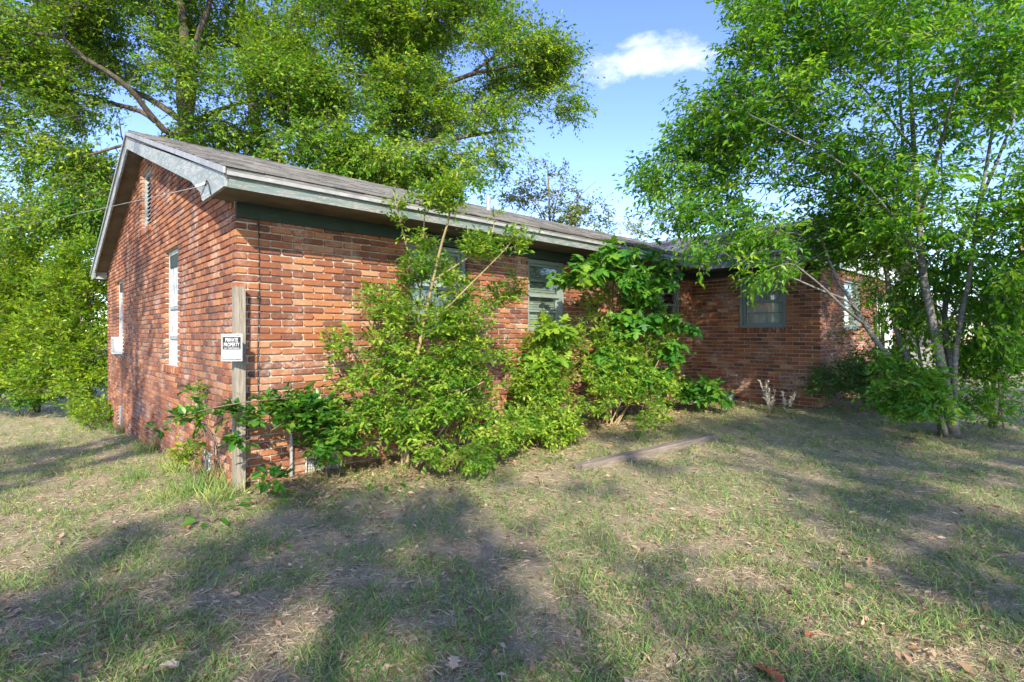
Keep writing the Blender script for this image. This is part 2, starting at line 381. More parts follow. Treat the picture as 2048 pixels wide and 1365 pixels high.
def lay_wall(name, fr, span, zr, openings, corner0, corner1=None, dark=0.0):
    """openings: (a0, a1, z0, z1). corner0 = row parity at which this wall takes the corner at its start"""
    mort = MB(); bricks = MB(); r0 = int(math.floor(zr / CR)); row = r0
    while True:
        z0 = row * CR; z1 = z0 + CR; s = span(z0)
        if s is None: break
        a0, a1 = s
        if a1 - a0 < 0.1: break
        hs = [(o[0], o[1]) for o in openings if o[2] < z0 + CR * 0.6 and o[3] > z0 + CR * 0.4]
        for (s0, s1) in minus((a0, a1), hs):
            m0 = s0 + (0.014 if s0 <= a0 + 1e-6 else 0.012); m1 = s1 - (0.014 if s1 >= a1 - 1e-6 else 0.012)
            mort.box((m0, -0.21, z0), (m1, -REC + rb.normal(0, 0.001), z1), fr)
        for (s0, s1) in minus((a0, a1), hs):
            off = (row % 2) * BL / 2
            b0 = s0
            if s0 <= a0 + 1e-6 and corner0 is not None and row % 2 != corner0: b0 = s0 + 0.106
            g0 = math.floor((b0 - off + 0.03) / BL) * BL + off
            p = b0
            while p < s1 - 0.025:
                e = g0 + BL
                if e - p < 0.05: e += BL
                if s1 - e < 0.05: e = s1
                e = min(e, s1); ln = e - p - 0.0135; g0 = e
                at_end = (p <= s0 + 0.11) or e >= s1 - 1e-6
                cx = (p + e) / 2
                if e >= s1 - 1e-6 or p <= s0 + 1e-6:   # end piece reaches the reveal / corner
                    lo = p if p <= s0 + 1e-6 else p + 0.0058; hi = e if e >= s1 - 1e-6 else e - 0.0058
                    ln = hi - lo; cx = (lo + hi) / 2
                cz = (z0 + z1) / 2 + rb.normal(0, 0.0012)
                if not at_end and abs(ln - 0.1929) < 0.004:
                    SINGLES.append((name, fr, cx + rb.normal(0, 0.0015), cz))
                else:
                    v, f = brick_shape(ln, 0.0545, 0.098 if at_end else 0.03, rb); v = v + np.array((cx, 0, cz))
                    w = fr(v)
                    if fr.flip: f = [np.asarray(g).reshape(-1, np.asarray(g).shape[-1])[:, ::-1] for g in f]
                    bricks.add(w, f, tone(rb))
                p = e
        row += 1
        if row > 120: break
    wall = mort.build(name, MT['mortar'], H)
    STUFF[name] = (wall, bricks, fr)
    return wall

FW = [(1.84, 2.67, 1.46, 2.62), (3.745, 4.53, 1.46, 2.62), (6.62, 7.89, 1.46, 2.62), (0.64, 0.99, 0.0, 0.2)]
GW = [(2.32, 3.13, 1.01, 2.50), (6.90, 7.80, 0.98, 2.45), (4.06, 4.98, 3.03, 3.94), (0.80, 1.12, -0.02, 0.19), (6.95, 7.65, -0.36, 0.06)]
GW[2] = (4.10, 4.94, 3.03, 3.92)
WWN = [(0.92, 1.75, 1.53, 2.52), (0.45, 0.86, -0.02 + 0.14, 0.33)]
WFN = [(1.35, 2.55, 1.50, 2.45), (3.7, 5.5, 0.10, 2.2)]
rows_f = lay_wall('front_wall', fr_front, lambda z: (0, L) if z < 2.55 else None, -0.25, FW, 0)
def gspan(z):
    if z < 2.62: return (0, W)
    d = (z - 2.765 + 0.10) / PITCH - OV
    d = max(d, 0)
    return (d, W - d) if W - 2 * d > 0.12 else None
lay_wall('gable_wall', fr_gable, gspan, -0.75, GW, 1)
lay_wall('wing_side_wall', fr_wing, lambda z: (0, WP) if z < 2.55 else None, -0.1, WWN, None)
lay_wall('wing_front_wall', fr_wf, lambda z: (0, WW) if z < 2.55 else None, -0.1, WFN, 1)
# the largest 300 whole bricks are pieces of their own, the rest stay one joined part per wall
def dist(e):
    p = e[1](np.array([(e[2], 0, e[3])]))[0]; d = (p[0] - CX) * DX + (p[1] - CY) * DY
    return d
SINGLES.sort(key=dist)
for k, (nm, fr, a, z) in enumerate(SINGLES):
    wall, bmb, _ = STUFF[nm]; p = fr(np.array([(a, 0, z)]))[0]
    me = VAR[int(rb.integers(len(VAR)))]
    if k < 300:
        o = bpy.data.objects.new('brick', me); o.location = p
        o.rotation_euler = (0, 0, math.atan2(fr.N[1], fr.N[0]) + math.pi / 2)
        link(o, wall)
    else:
        v, f = brick_shape(0.1929, 0.0545, 0.03, rb, k < 1100); v = v + np.array((a, 0, z))
        if fr.flip: f = [np.asarray(g).reshape(-1, np.asarray(g).shape[-1])[:, ::-1] for g in f]
        bmb.add(fr(v), f, tone(rb))
for nm, (wall, bmb, fr) in STUFF.items():
    tag(bmb.build('brickwork', MT['brick'], wall), kind='stuff')
MB().box((L - 0.0138, 0.0175, -0.3), (L + 0.2, 0.2, 2.6)).box((L + 0.0175, -0.02, -0.3), (L + 0.2, 0.0172, 2.6)).build('corner_fill', MT['mortar'], STUFF['wing_side_wall'][0])
# plain rear and side walls close the house
mb = MB(); mb.box((-0.0 + 0.2, W - 0.2, -0.9), (L + WW, W, 2.6)); mb.build('rear_wall', MT['far_wall'], H)
mb = MB(); mb.box((L + WW - 0.2, -WP + 0.22, -0.3), (L + WW, W - 0.21, 2.6)); mb.build('side_wall', MT['far_wall'], H)
MB().box((0.22, 0.22, 2.52), (L + WW - 0.22, W - 0.22, 2.56)).box((L + 0.22, -WP + 0.22, 2.52), (L + WW - 0.22, 0.215, 2.56)).build('ceiling', MT['dark_room'], H)
MB().box((0.22, 0.22, 0.3), (L + WW - 0.22, W - 0.22, 0.36)).build('floor_deck', MT['dark_room'], H)

# roof: two solid slopes with overhangs, shingles laid on them
def slope_pt(x, y, lift=0.0): return (x, y, 2.765 + PITCH * (y + OV) + lift)
X0, X1 = -OVG, L + WW + OVG
roof = MB()
ye = -OV - 0.035
roof.prism([(X0, ye, 2.750), (X0, RIDGE_Y, 2.765 + PITCH * (RIDGE_Y + OV) - 0.002), (X0, RIDGE_Y, 2.765 + PITCH * (RIDGE_Y + OV) - 0.115), (X0, ye, 2.725)], (X1 - X0, 0, 0))
roof.prism([(X0, W - ye, 2.750), (X0, W - ye, 2.725), (X0, RIDGE_Y, 2.765 + PITCH * (RIDGE_Y + OV) - 0.115), (X0, RIDGE_Y, 2.765 + PITCH * (RIDGE_Y + OV) - 0.002)], (X1 - X0, 0, 0))
WXR = L + WW / 2; WRZ = 2.765 + PITCH * (WW / 2 + OV); wy0 = -WP - 0.30; wy1 = 4.0
roof.prism([(L - OV - 0.03, wy0, 2.758), (WXR, wy0, WRZ + 0.004), (WXR, wy0, WRZ - 0.115), (L - OV - 0.03, wy0, 2.722)][::-1], (0, wy1 - wy0, 0))
roof.prism([(L + WW + OV + 0.03, wy0, 2.758), (L + WW + OV + 0.03, wy0, 2.722), (WXR, wy0, WRZ - 0.115), (WXR, wy0, WRZ + 0.004)][::-1], (0, wy1 - wy0, 0))
roof = roof.build('roof', MT['shingle'], H)
rs = np.random.default_rng(21); EXPO = 0.14; sh = []
sl = math.sqrt(1 + PITCH * PITCH)
def shingle_v(w, lng, th, lift_tail, r):
    lift_tail = lift_tail * 1.8; th = th * r.uniform(0.8, 1.5)
    # x along the eave, y up the slope, z off the slope; tail (y=0) is thick and a little curled
    c = r.normal(0, 0.0025, 2)
    return np.array([(-w / 2, 0, 0), (w / 2, 0, 0), (w / 2, lng, -0.004), (-w / 2, lng, -0.004), (-w / 2, 0, th + lift_tail + c[0]), (w / 2, 0, th + lift_tail + c[1]), (w / 2, lng, th * 0.5), (-w / 2, lng, th * 0.5)])
BQ = np.array([(0, 3, 2, 1), (4, 5, 6, 7), (0, 1, 5, 4), (1, 2, 6, 5), (2, 3, 7, 6), (3, 0, 4, 7)])
SHV = []
for k in range(16):
    o = MB().add(shingle_v(0.295, 0.17, 0.007, abs(rs.normal(0.002, 0.003)), rs), [BQ], float(np.clip(rs.normal(0.5, 0.25), 0, 1))).build('shingle', MT['shingle'])
    SHV.append(o.data); bpy.data.objects.remove(o)
def lay_shingles(cols, rows, place, clip, singles, parent):
    mb = MB(); count = 0
    for i in range(rows):
        for j in range(cols):
            u = (j + (0.5 if i % 2 else 0.0) * 1.0 + rs.normal(0, 0.01)) * 0.30; s = i * EXPO + rs.normal(0, 0.004)
            if not clip(u, s): continue
            if singles and count < 300 and u < 5.2 and i < 18:
                o = bpy.data.objects.new('shingle', SHV[int(rs.integers(16))]); M4 = place(u, s); o.matrix_world = M4; link(o, parent); o.matrix_world = M4; count += 1
            else:
                v = shingle_v(0.295, 0.17, 0.007, abs(rs.normal(0.002, 0.003)), rs)
                Mx = np.array(place(u, s)); w = v @ Mx[:3, :3].T + Mx[:3, 3]
                mb.add(w, [BQ], float(np.clip(rs.normal(0.5, 0.25), 0, 1)))
    if mb.n: tag(mb.build('shingles_field', MT['shingle'], parent), kind='stuff')
from mathutils import Matrix
def place_main(u, s):
    x = X0 + 0.14 + u; y = ye - 0.015 + s / sl; z = 2.765 + PITCH * (y + OV) + 0.003
    X = Vector((1, 0, 0)); Yv = Vector((0, 1, PITCH)).normalized(); Z = X.cross(Yv)
    m = Matrix((X, Yv, Z)).transposed().to_4x4(); m.translation = (x, y, z); return m
SLEN = (RIDGE_Y - ye) * sl
lay_shingles(50, int(SLEN / EXPO) + 1, place_main, lambda u, s: u < X1 - X0 - 0.2 and s < SLEN - 0.1 and not (X0 + u > L + 0.3 + (s / sl) * 1.0 + 0.5), True, roof)
def place_wing(u, s):
    y = wy0 + 0.14 + u; x = L - OV - 0.045 + s / sl; z = 2.765 + PITCH * (x - L + OV) + 0.003
    X = Vector((0, -1, 0)); Yv = Vector((1, 0, PITCH)).normalized(); Z = X.cross(Yv)
    m = Matrix((X, Yv, Z)).transposed().to_4x4(); m.translation = (x, y, z); return m
lay_shingles(20, int((WW / 2 + OV) * sl / EXPO), place_wing, lambda u, s: (wy0 + u) < s / sl - 0.15, False, roof)
# ridge cap shingles
mb = MB(); zr = 2.765 + PITCH * (RIDGE_Y + OV)
for k in range(44):
    x = X0 + 0.02 + k * 0.21
    for sg in (-1, 1):
        mb.prism([(x, RIDGE_Y, zr + 0.018), (x + 0.26, RIDGE_Y, zr + 0.010), (x + 0.26, RIDGE_Y + sg * 0.14, zr - 0.032), (x, RIDGE_Y + sg * 0.14, zr - 0.024)][::sg], (0, 0, 0.006), float(np.clip(rs.normal(0.4, 0.2), 0, 1)))
mb.build('ridge_cap', MT['shingle'], roof)
MB().tube([(4.9, 2.2, roof_z(2.2) - 0.05), (4.9, 2.2, roof_z(2.2) + 0.28)], 0.045, 10).build('vent_pipe', MT['metal_grey'], roof)
# eaves
fx0 = -OVG + 0.028; wing_eave = L - OV
fas = MB(); x = fx0
for e in (3.05, 6.0, wing_eave - 0.02):
    fas_b = MB().box((x + 0.003, -OV, SOF - 0.002), (e - 0.003, -OV + 0.024, 2.722)); x = e
    fas_b.build('fascia_board', MT['fascia_paint'], H)
MB().box((fx0 - 0.02, -OV - 0.034, 2.690), (wing_eave, -OV - 0.003, 2.723)).build('drip_edge', MT['metal_grey'], H)
MB().box((fx0, -OV + 0.026, SOF + 0.010), (L, -0.02, SOF + 0.028)).build('soffit', MT['soffit'], H)
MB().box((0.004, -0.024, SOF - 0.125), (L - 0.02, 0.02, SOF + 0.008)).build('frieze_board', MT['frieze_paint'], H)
MB().box((L - OV, -WP - 0.28, SOF - 0.004), (L - OV + 0.024, -OV - 0.04, 2.722)).build('fascia_board', MT['fascia_paint'], H)
MB().box((L - OV + 0.026, -WP - 0.28, SOF + 0.010), (L - 0.02, -OV + 0.03, SOF + 0.028)).build('soffit', MT['soffit'], H)
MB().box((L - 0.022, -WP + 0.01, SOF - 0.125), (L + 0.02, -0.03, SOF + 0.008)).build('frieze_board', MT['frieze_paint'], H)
# rake boards with the boxed return at the eave, rake soffit
xr = -OVG
def rk(y, low): # height of the rake at wall coordinate y
    return 2.765 + PITCH * (min(y, W - y) + OV) - low
for side in (0, 1):
    def Y(y): return y if side == 0 else W - y
    poly = [(xr, Y(-OV - 0.002), SOF), (xr, Y(0.30), SOF - 0.075)] if side == 0 else [(xr, Y(-OV - 0.002), SOF), (xr, Y(0.02), SOF)]
    if side == 0: poly += [(xr, Y(0.36), SOF + 0.06), (xr, Y(0.46), SOF + 0.15), (xr, Y(0.62), rk(0.62, 0.262)), (xr, Y(RIDGE_Y), rk(RIDGE_Y, 0.262)), (xr, Y(RIDGE_Y), rk(RIDGE_Y, 0.118)), (xr, Y(-OV - 0.002), rk(-OV, 0.05) - 0.01)]
    else: poly += [(xr, Y(0.10), rk(0.10, 0.262)), (xr, Y(RIDGE_Y), rk(RIDGE_Y, 0.262)), (xr, Y(RIDGE_Y), rk(RIDGE_Y, 0.118)), (xr, Y(-OV - 0.002), rk(-OV, 0.05) - 0.01)]
    if side == 0:
        poly[1] = (xr, Y(0.12), SOF - 0.0); poly.insert(2, (xr, Y(0.16), SOF + 0.02))
        poly[3] = (xr, Y(0.22), SOF + 0.10); poly[4] = (xr, Y(0.34), SOF + 0.155); poly[5] = (xr, Y(0.55), rk(0.55, 0.262))
    MB().prism(poly if side == 0 else poly[::-1], (0.026, 0, 0)).build('rake_board', MT['rake_paint'], H)
    y0, y1 = -OV - 0.05, RIDGE_Y
    a, b = (Y(y0), Y(y1))
    tr = [(xr - 0.020, a, rk(y0, 0.055)), (xr - 0.020, b, rk(y1, 0.060)), (xr - 0.020, b, rk(y1, 0.005)), (xr - 0.020, a, rk(y0, 0.004))]
    MB().prism(tr if side == 0 else tr[::-1], (0.018, 0, 0)).build('rake_trim', MT['metal_grey'], H)
    so = [(xr + 0.028, Y(-0.02), rk(-0.02, 0.215)), (xr + 0.028, b, rk(y1, 0.215)), (xr + 0.028, b, rk(y1, 0.19)), (xr + 0.028, Y(-0.02), rk(-0.02, 0.19))]
    MB().prism(so if side == 0 else so[::-1], (-xr - 0.028 + 0.03, 0, 0)).build('rake_soffit', MT['soffit'], H)
MB().box((xr + 0.028, -OV + 0.03, SOF + 0.030), (0.0, 0.10, SOF + 0.05)).build('soffit', MT['soffit'], H)
# boxed return at the rear eave
MB().box((xr + 0.03, W + 0.05, SOF), (0.0, W + OV, SOF + 0.02)).build('soffit', MT['soffit'], H)
MB().box((xr + 0.030, W - 0.02, SOF - 0.01), (-0.012, W + 0.0, SOF + 0.27)).build('eave_return', MT['rake_paint'], H)
MB().box((0.0, W + OV - 0.024, SOF), (L + WW, W + OV, 2.70)).build('fascia_board', MT['fascia_paint'], H)
# wing gable siding: lapped boards
for k in range(9):
    z0 = 2.60 + k * 0.15; hw = (WRZ - 0.13 - z0 - 0.02) / PITCH
    hw2 = (WRZ - 0.13 - z0 - 0.16) / PITCH
    if hw < 0.15: break
    hw2 = max(hw2, 0.02); hw = min(hw, WW / 2); hw2 = min(hw2, WW / 2)
    MB().prism([(WXR - hw, -WP - 0.018, z0), (WXR + hw, -WP - 0.018, z0), (WXR + hw2, -WP - 0.004, z0 + 0.155), (WXR - hw2, -WP - 0.004, z0 + 0.155)], (0, 0.03, 0)).build('siding_board', MT['pale_siding'], H)
for sg in (-1, 1):
    xa = WXR + sg * (WW / 2 + OV); 
    p = [(xa, wy0, 2.60), (WXR, wy0, WRZ - 0.26), (WXR, wy0, WRZ - 0.12), (xa, wy0, 2.735)]
    MB().prism(p if sg < 0 else p[::-1], (0, 0.026, 0)).build('rake_board', MT['fascia_paint'], H)

# ------------------------------------------------------------------ windows, vents
def sill(fr, a0, a1, z, parent, proj=0.03):
    n = int(round((a1 - a0 + 0.12) / 0.072)); w = (a1 - a0 + 0.12) / n
    for k in range(n):
        v, f = brick_shape(w - 0.010, 0.088, 0.115, rb); v = v + np.array((a0 - 0.06 + (k + 0.5) * w, proj, z - 0.046 + rb.normal(0, 0.001)))
        if fr.flip: f = [np.asarray(g).reshape(-1, np.asarray(g).shape[-1])[:, ::-1] for g in f]
        MB().add(fr(v), f, tone(rb)).build('sill_brick', MT['brick'], parent)
def window(fr, o, label, blind=None, lites=1, mat='sash_paint', set_in=0.055, muntin=True):
    a0, a1, z0, z1 = o; z1 = min(z1, SOF - 0.128)
    win = MB()
    ft = 0.055
    for bx in (((a0 + 0.004, -set_in - 0.10, z0 + 0.002), (a0 + ft, -set_in + 0.012, z1)), ((a1 - ft, -set_in - 0.10, z0 + 0.002), (a1 - 0.004, -set_in + 0.012, z1)), ((a0 + ft, -set_in - 0.10, z1 - ft), (a1 - ft, -set_in + 0.010, z1)), ((a0 + ft, -set_in - 0.10, z0 + 0.002), (a1 - ft, -set_in + 0.030, z0 + 0.045))): win.box(*bx, fr)
    win = win.build('window', MT[mat], H)
    if label: win['label'] = label
    wd = (a1 - a0 - 2 * ft) / lites; zm = (z0 + z1) / 2
    for li in range(lites):
        b0 = a0 + ft + li * wd; b1 = b0 + wd
        if li: MB().box((b0 - 0.035, -set_in - 0.08, z0 + 0.046), (b0 + 0.035, -set_in + 0.006, z1 - ft - 0.001), fr).build('mullion', MT[mat], win); b0 += 0.036
        if li < lites - 1: b1 -= 0.036
        for (s0, s1, dep) in ((z0 + 0.046, zm + 0.02, -set_in - 0.055), (zm - 0.02, z1 - ft - 0.001, -set_in - 0.022)):
            m = MB(); e = 0.042
            m.box((b0 + 0.001, dep - 0.03, s0), (b0 + e, dep, s1), fr); m.box((b1 - e, dep - 0.03, s0), (b1 - 0.001, dep, s1), fr)
            m.box((b0 + e, dep - 0.03, s0), (b1 - e, dep - 0.001, s0 + e), fr); m.box((b0 + e, dep - 0.03, s1 - 0.036), (b1 - e, dep - 0.001, s1), fr)
            m.build('sash', MT[mat], win)
            sm = (s0 + s1) / 2
            parts = [(s0 + e, s1 - 0.036)]
            if muntin:
                MB().box((b0 + e, dep - 0.026, sm - 0.011), (b1 - e, dep - 0.003, sm + 0.011), fr).build('muntin', MT[mat], win)
                parts = [(s0 + e, sm - 0.011), (sm + 0.011, s1 - 0.036)]
            for p0, p1 in parts: MB().box((b0 + e - 0.004, dep - 0.018, p0 - 0.003), (b1 - e + 0.004, dep - 0.014, p1 + 0.003), fr).build('pane', MT['glass'], win)
    if blind == 'slats':
        z = z0 + 0.06; k = 0
        while z < z1 - 0.1:
            tl = rb.normal(0, 0.003)
            MB().add(fr([(a0 + 0.06, -set_in - 0.100, z), (a1 - 0.06, -set_in - 0.100, z + tl), (a1 - 0.06, -set_in - 0.112, z + 0.037 + tl), (a0 + 0.06, -set_in - 0.112, z + 0.037)]), [[(0, 1, 2, 3)]]).build('blind_slat', MT['blind'], win)
            z += 0.036; k += 1
    elif blind == 'curtain':
        n = 60; u = np.linspace(a0 + 0.05, a1 - 0.05, n); dpt = -set_in - 0.112 + 0.012 * np.sin(u * 46) + 0.006 * np.sin(u * 101)
        lo = fr(np.column_stack((u, dpt, np.full(n, z0 + 0.03)))); hi = fr(np.column_stack((u, dpt, np.full(n, z1 - 0.07))))
        i = np.arange(n - 1); MB().add(np.vstack((lo, hi)), [np.stack((i, i + 1, i + 1 + n, i + n), 1)]).build('curtain', MT['curtain'], win, True)
    return win
w1 = window(fr_front, FW[0], 'dark green window half hidden behind the tall shrub', 'curtain'); sill(fr_front, FW[0][0], FW[0][1], FW[0][2], w1)
w2 = window(fr_front, FW[1], 'window with closed slatted blind between shrub and sapling', 'slats'); sill(fr_front, FW[1][0], FW[1][1], FW[1][2], w2)
w3 = window(fr_front, FW[2], 'wide dark window behind maple leaves near the inner corner', None, 2); sill(fr_front, FW[2][0], FW[2][1], FW[2][2], w3)
w4 = window(fr_wing, WWN[0], 'grey-green window on the wing wall, pale sheet standing in for its reflection', 'curtain'); sill(fr_wing, WWN[0][0], WWN[0][1], WWN[0][2], w4)  # pale curtain added close behind the glass, standing in for a bright reflection
w5 = window(fr_wf, WFN[0], 'dark window on the wing front', None, 1, 'sash_paint'); sill(fr_wf, WFN[0][0], WFN[0][1], WFN[0][2], w5)
# garage-like white door on the wing front
dr = MB().box((WFN[1][0] + 0.01, -0.11, 0.10), (WFN[1][1] - 0.01, -0.08, 2.19), fr_wf).build('door', MT['door_white'], H)
for k in range(4): MB().box((WFN[1][0] + 0.06, -0.079, 0.16 + k * 0.5), (WFN[1][1] - 0.06, -0.066, 0.60 + k * 0.5), fr_wf).build('door_panel', MT['door_white'], dr)
# boarded white windows and the attic louvre on the gable
def boarded(o, label, planks=3, louvre=False):
    a0, a1, z0, z1 = o
    m = MB(); ft = 0.05
    for bx in (((a0 + 0.003, -0.12, z0), (a0 + ft, -0.055, z1)), ((a1 - ft, -0.12, z0), (a1 - 0.003, -0.055, z1)), ((a0 + ft, -0.12, z1 - ft), (a1 - ft, -0.056, z1)), ((a0 + ft, -0.12, z0), (a1 - ft, -0.050, z0 + 0.05))): m.box(*bx, fr_gable)
    w = m.build('window' if not louvre else 'attic_vent', MT['white_paint'] if not louvre else MT['rake_paint'], H); w['label'] = label
    if louvre:
        z = z0 + 0.07; 
        while z < z1 - 0.09:
            MB().add(fr_gable([(a0 + ft, -0.075, z), (a1 - ft, -0.075, z), (a1 - ft, -0.115, z + 0.06), (a0 + ft, -0.115, z + 0.06), (a0 + ft, -0.079, z - 0.008), (a1 - ft, -0.079, z - 0.008), (a1 - ft, -0.119, z + 0.052), (a0 + ft, -0.119, z + 0.052)]), [BQ]).build('louvre_slat', MT['rake_paint'], w); z += 0.062
        MB().box((a0 + ft, -0.2, z0 + 0.02), (a1 - ft, -0.16, z1 - 0.02), fr_gable).build('backing', MT['dark_room'], w)
    else:
        MB().box((a0 + ft, -0.074, z1 - ft - 0.16), (a1 - ft, -0.060, z1 - ft - 0.003), fr_gable).build('header_board', MT['frieze_paint'], w)
        for zz in ((z0 + z1) / 2 - 0.02, z0 + 0.34): MB().box((a0 + ft, -0.073, zz), (a1 - ft, -0.058, zz + 0.045), fr_gable).build('batten', MT['rake_paint'], w)
        wd = (a1 - a0 - 2 * ft) / planks
        for k in range(planks): MB().box((a0 + ft + k * wd + 0.002, -0.10, z0 + 0.05), (a0 + ft + (k + 1) * wd - 0.002, -0.076 + rb.normal(0, 0.002), z1 - ft - 0.002), fr_gable).build('board', MT['white_paint'], w)
    sill(fr_gable, a0, a1, z0, w, 0.02)
boarded(GW[0], 'tall white boarded window nearest the corner on the gable wall')
boarded(GW[1], 'narrow white boarded window at the far end of the gable wall, above an air conditioner')
boarded(GW[2], 'pale louvred attic vent under the gable peak', louvre=True)
def crawl_vent(fr, o, mat='vent_metal'):
    a0, a1, z0, z1 = o
    v = MB()
    for bx in (((a0, -0.06, z0), (a0 + 0.014, -0.012, z1)), ((a1 - 0.014, -0.06, z0), (a1, -0.012, z1)), ((a0 + 0.014, -0.06, z0), (a1 - 0.014, -0.013, z0 + 0.014)), ((a0 + 0.014, -0.06, z1 - 0.014), (a1 - 0.014, -0.013, z1)), (((a0 + a1) / 2 - 0.008, -0.05, z0 + 0.014), ((a0 + a1) / 2 + 0.008, -0.014, z1 - 0.014))): v.box(*bx, fr)
    v = v.build('foundation_vent', MT[mat], H)
    bars = MB(); n = 14; m = 7
    for k in range(1, n): x = a0 + (a1 - a0) * k / n; bars.box((x - 0.0022, -0.034, z0 + 0.01), (x + 0.0022, -0.030, z1 - 0.01), fr)
    for k in range(1, m): z = z0 + (z1 - z0) * k / m; bars.box((a0 + 0.01, -0.0295, z - 0.0022), (a1 - 0.01, -0.0255, z + 0.0022), fr)
    bars.build('grille', MT['metal_grey'], v)
    MB().box((a0, -0.09, z0), (a1, -0.062, z1), fr).build('backing', MT['vent_metal'], v)
crawl_vent(fr_front, FW[3]); crawl_vent(fr_gable, GW[3]); crawl_vent(fr_wing, WWN[1], 'metal_grey')
o = GW[4]; hd = MB().box((o[0] + 0.02, -0.09, o[2]), (o[1] - 0.02, -0.05, o[3] - 0.01), fr_gable).build('crawl_hatch', MT['rake_paint'], H)
for k in range(3): MB().box((o[0] + 0.05 + k * 0.22, -0.049, o[2] + 0.02), (o[0] + 0.22 + k * 0.22, -0.035, o[3] - 0.04), fr_gable).build('hatch_board', MT['rake_paint'], hd)
# meter base, conduit and the cable hanging down the front
mbx = MB().box((0.408, 0.004, 0.655), (0.572, 0.085, 0.80), fr_front).build('meter_box', MT['metal_grey'], H)
MB().box((0.400, 0.004, 0.802), (0.580, 0.096, 0.815), fr_front).build('lid', MT['metal_light'], mbx)
MB().box((0.470, 0.004, 0.816), (0.495, 0.045, 0.84), fr_front).build('hub', MT['metal_light'], mbx)
MB().tube([(0.49, -0.03, 0.65), (0.49, -0.03, 0.05)], 0.016, 8).build('conduit', MT['metal_grey'], mbx)
zc = np.linspace(2.50, 0.55, 14)
cb = thing('hanging_cable', 'thin black cable hanging down the front wall beside the corner', 'cable', (0.20, -0.02, 0.55))
MB().tube(np.column_stack((0.195 + 0.006 * np.sin(zc * 4), -0.016 + 0.004 * np.sin(zc * 7), zc)), 0.0042, 5).build('strand', MT['rubber'], cb, True)
for z in (2.43, 1.75, 1.1): MB().box((0.185, -0.026, z), (0.207, -0.004, z + 0.012)).build('clip', MT['rubber'], cb)
# air conditioner in the far gable window
ac = thing('air_conditioner', 'small white window air conditioner at the far end of the gable wall', 'air conditioner', (-0.05, 7.26, 1.03))
MB().box((-0.10, 7.02, 1.04), (0.075, 7.50, 1.36)).build('housing', MT['door_white'], ac)
MB().box((-0.107, 7.05, 1.07), (-0.1015, 7.47, 1.33)).build('grille_plate', MT['metal_grey'], ac)
for k in range(8): MB().box((-0.114, 7.06, 1.085 + k * 0.03), (-0.1072, 7.46, 1.099 + k * 0.03)).build('fin', MT['metal_light'], ac)
for k in range(2): MB().prism([(-0.09, 7.08 + k * 0.36, 1.038), (-0.004, 7.08 + k * 0.36, 1.038), (-0.004, 7.08 + k * 0.36, 0.95)], (0, 0.02, 0)).build('bracket', MT['metal_grey'], ac)
# service wire to the eave return
p0 = np.array((xr - 0.004, 0.02, 2.72)); p1 = np.array((-16.0, 13.0, 4.2)); t = np.linspace(0, 1, 30)[:, None]
p1 = at(-420, 500, 24.0)
wr = thing('service_wire', 'thin grey overhead wire running from the roof corner off to the left', 'wire', p0)
pts = p0 + (p1 - p0) * t; pts[:, 2] -= (0.35 * 4 * t * (1 - t))[:, 0]
MB().tube(pts, 0.0030, 5).build('strand', MT['metal_grey'], wr, True)
MB().tube([p0 + (0, 0.0, 0.02), p0 + (-0.03, 0.03, 0.0), p0 + (-0.05, 0.09, 0.0)], 0.011, 6).build('insulator', MT['door_white'], wr)
MB().tube([p0, p0 + (-0.012, -0.10, 0.02), p0 + (-0.012, -0.16, -0.03), p0 + (-0.006, -0.20, -0.12)], 0.005, 5).build('loop', MT['rubber'], wr, True)

# ------------------------------------------------------------------ sign post
sp = thing('sign_post', 'weathered square wooden post at the house corner with a private property sign', 'sign post', (0.015, -0.05, 0))
MB().box((-0.030, -0.096, -0.3), (0.060, -0.018, 1.84)).build('post', MT['post_wood'], sp)
sc0 = at(463.6, 695.5, 4.585); nrm = np.array((-0.60, -0.80, 0)); al = np.array((0.80, -0.60, 0)); 
fs = Frame(sc0, al, nrm)
sw, shh = 0.172 / 2, 0.236 / 2
sgn = MB().box((-sw, -0.003, -shh), (sw, 0, shh), fs).build('sign_board', MT['sign_white'], sp)
MB().box((-sw + 0.012, 0.0006, -0.018), (sw - 0.012, 0.0018, shh - 0.026), fs).build('black_panel', MT['sign_black'], sgn)
for bx in (((-sw + 0.006, 0.0006, shh - 0.014), (sw - 0.006, 0.0016, shh - 0.008)), ((-sw + 0.006, 0.0006, -shh + 0.008), (sw - 0.006, 0.0016, -shh + 0.016)), ((-sw + 0.005, 0.0006, -shh + 0.018), (-sw + 0.008, 0.0016, shh - 0.016)), ((sw - 0.008, 0.0006, -shh + 0.018), (sw - 0.005, 0.0016, shh - 0.016)), ((-sw + 0.014, 0.0006, -shh + 0.026), (sw - 0.014, 0.0016, -shh + 0.029))): MB().box(*bx, fs).build('border', MT['sign_black'], sgn)
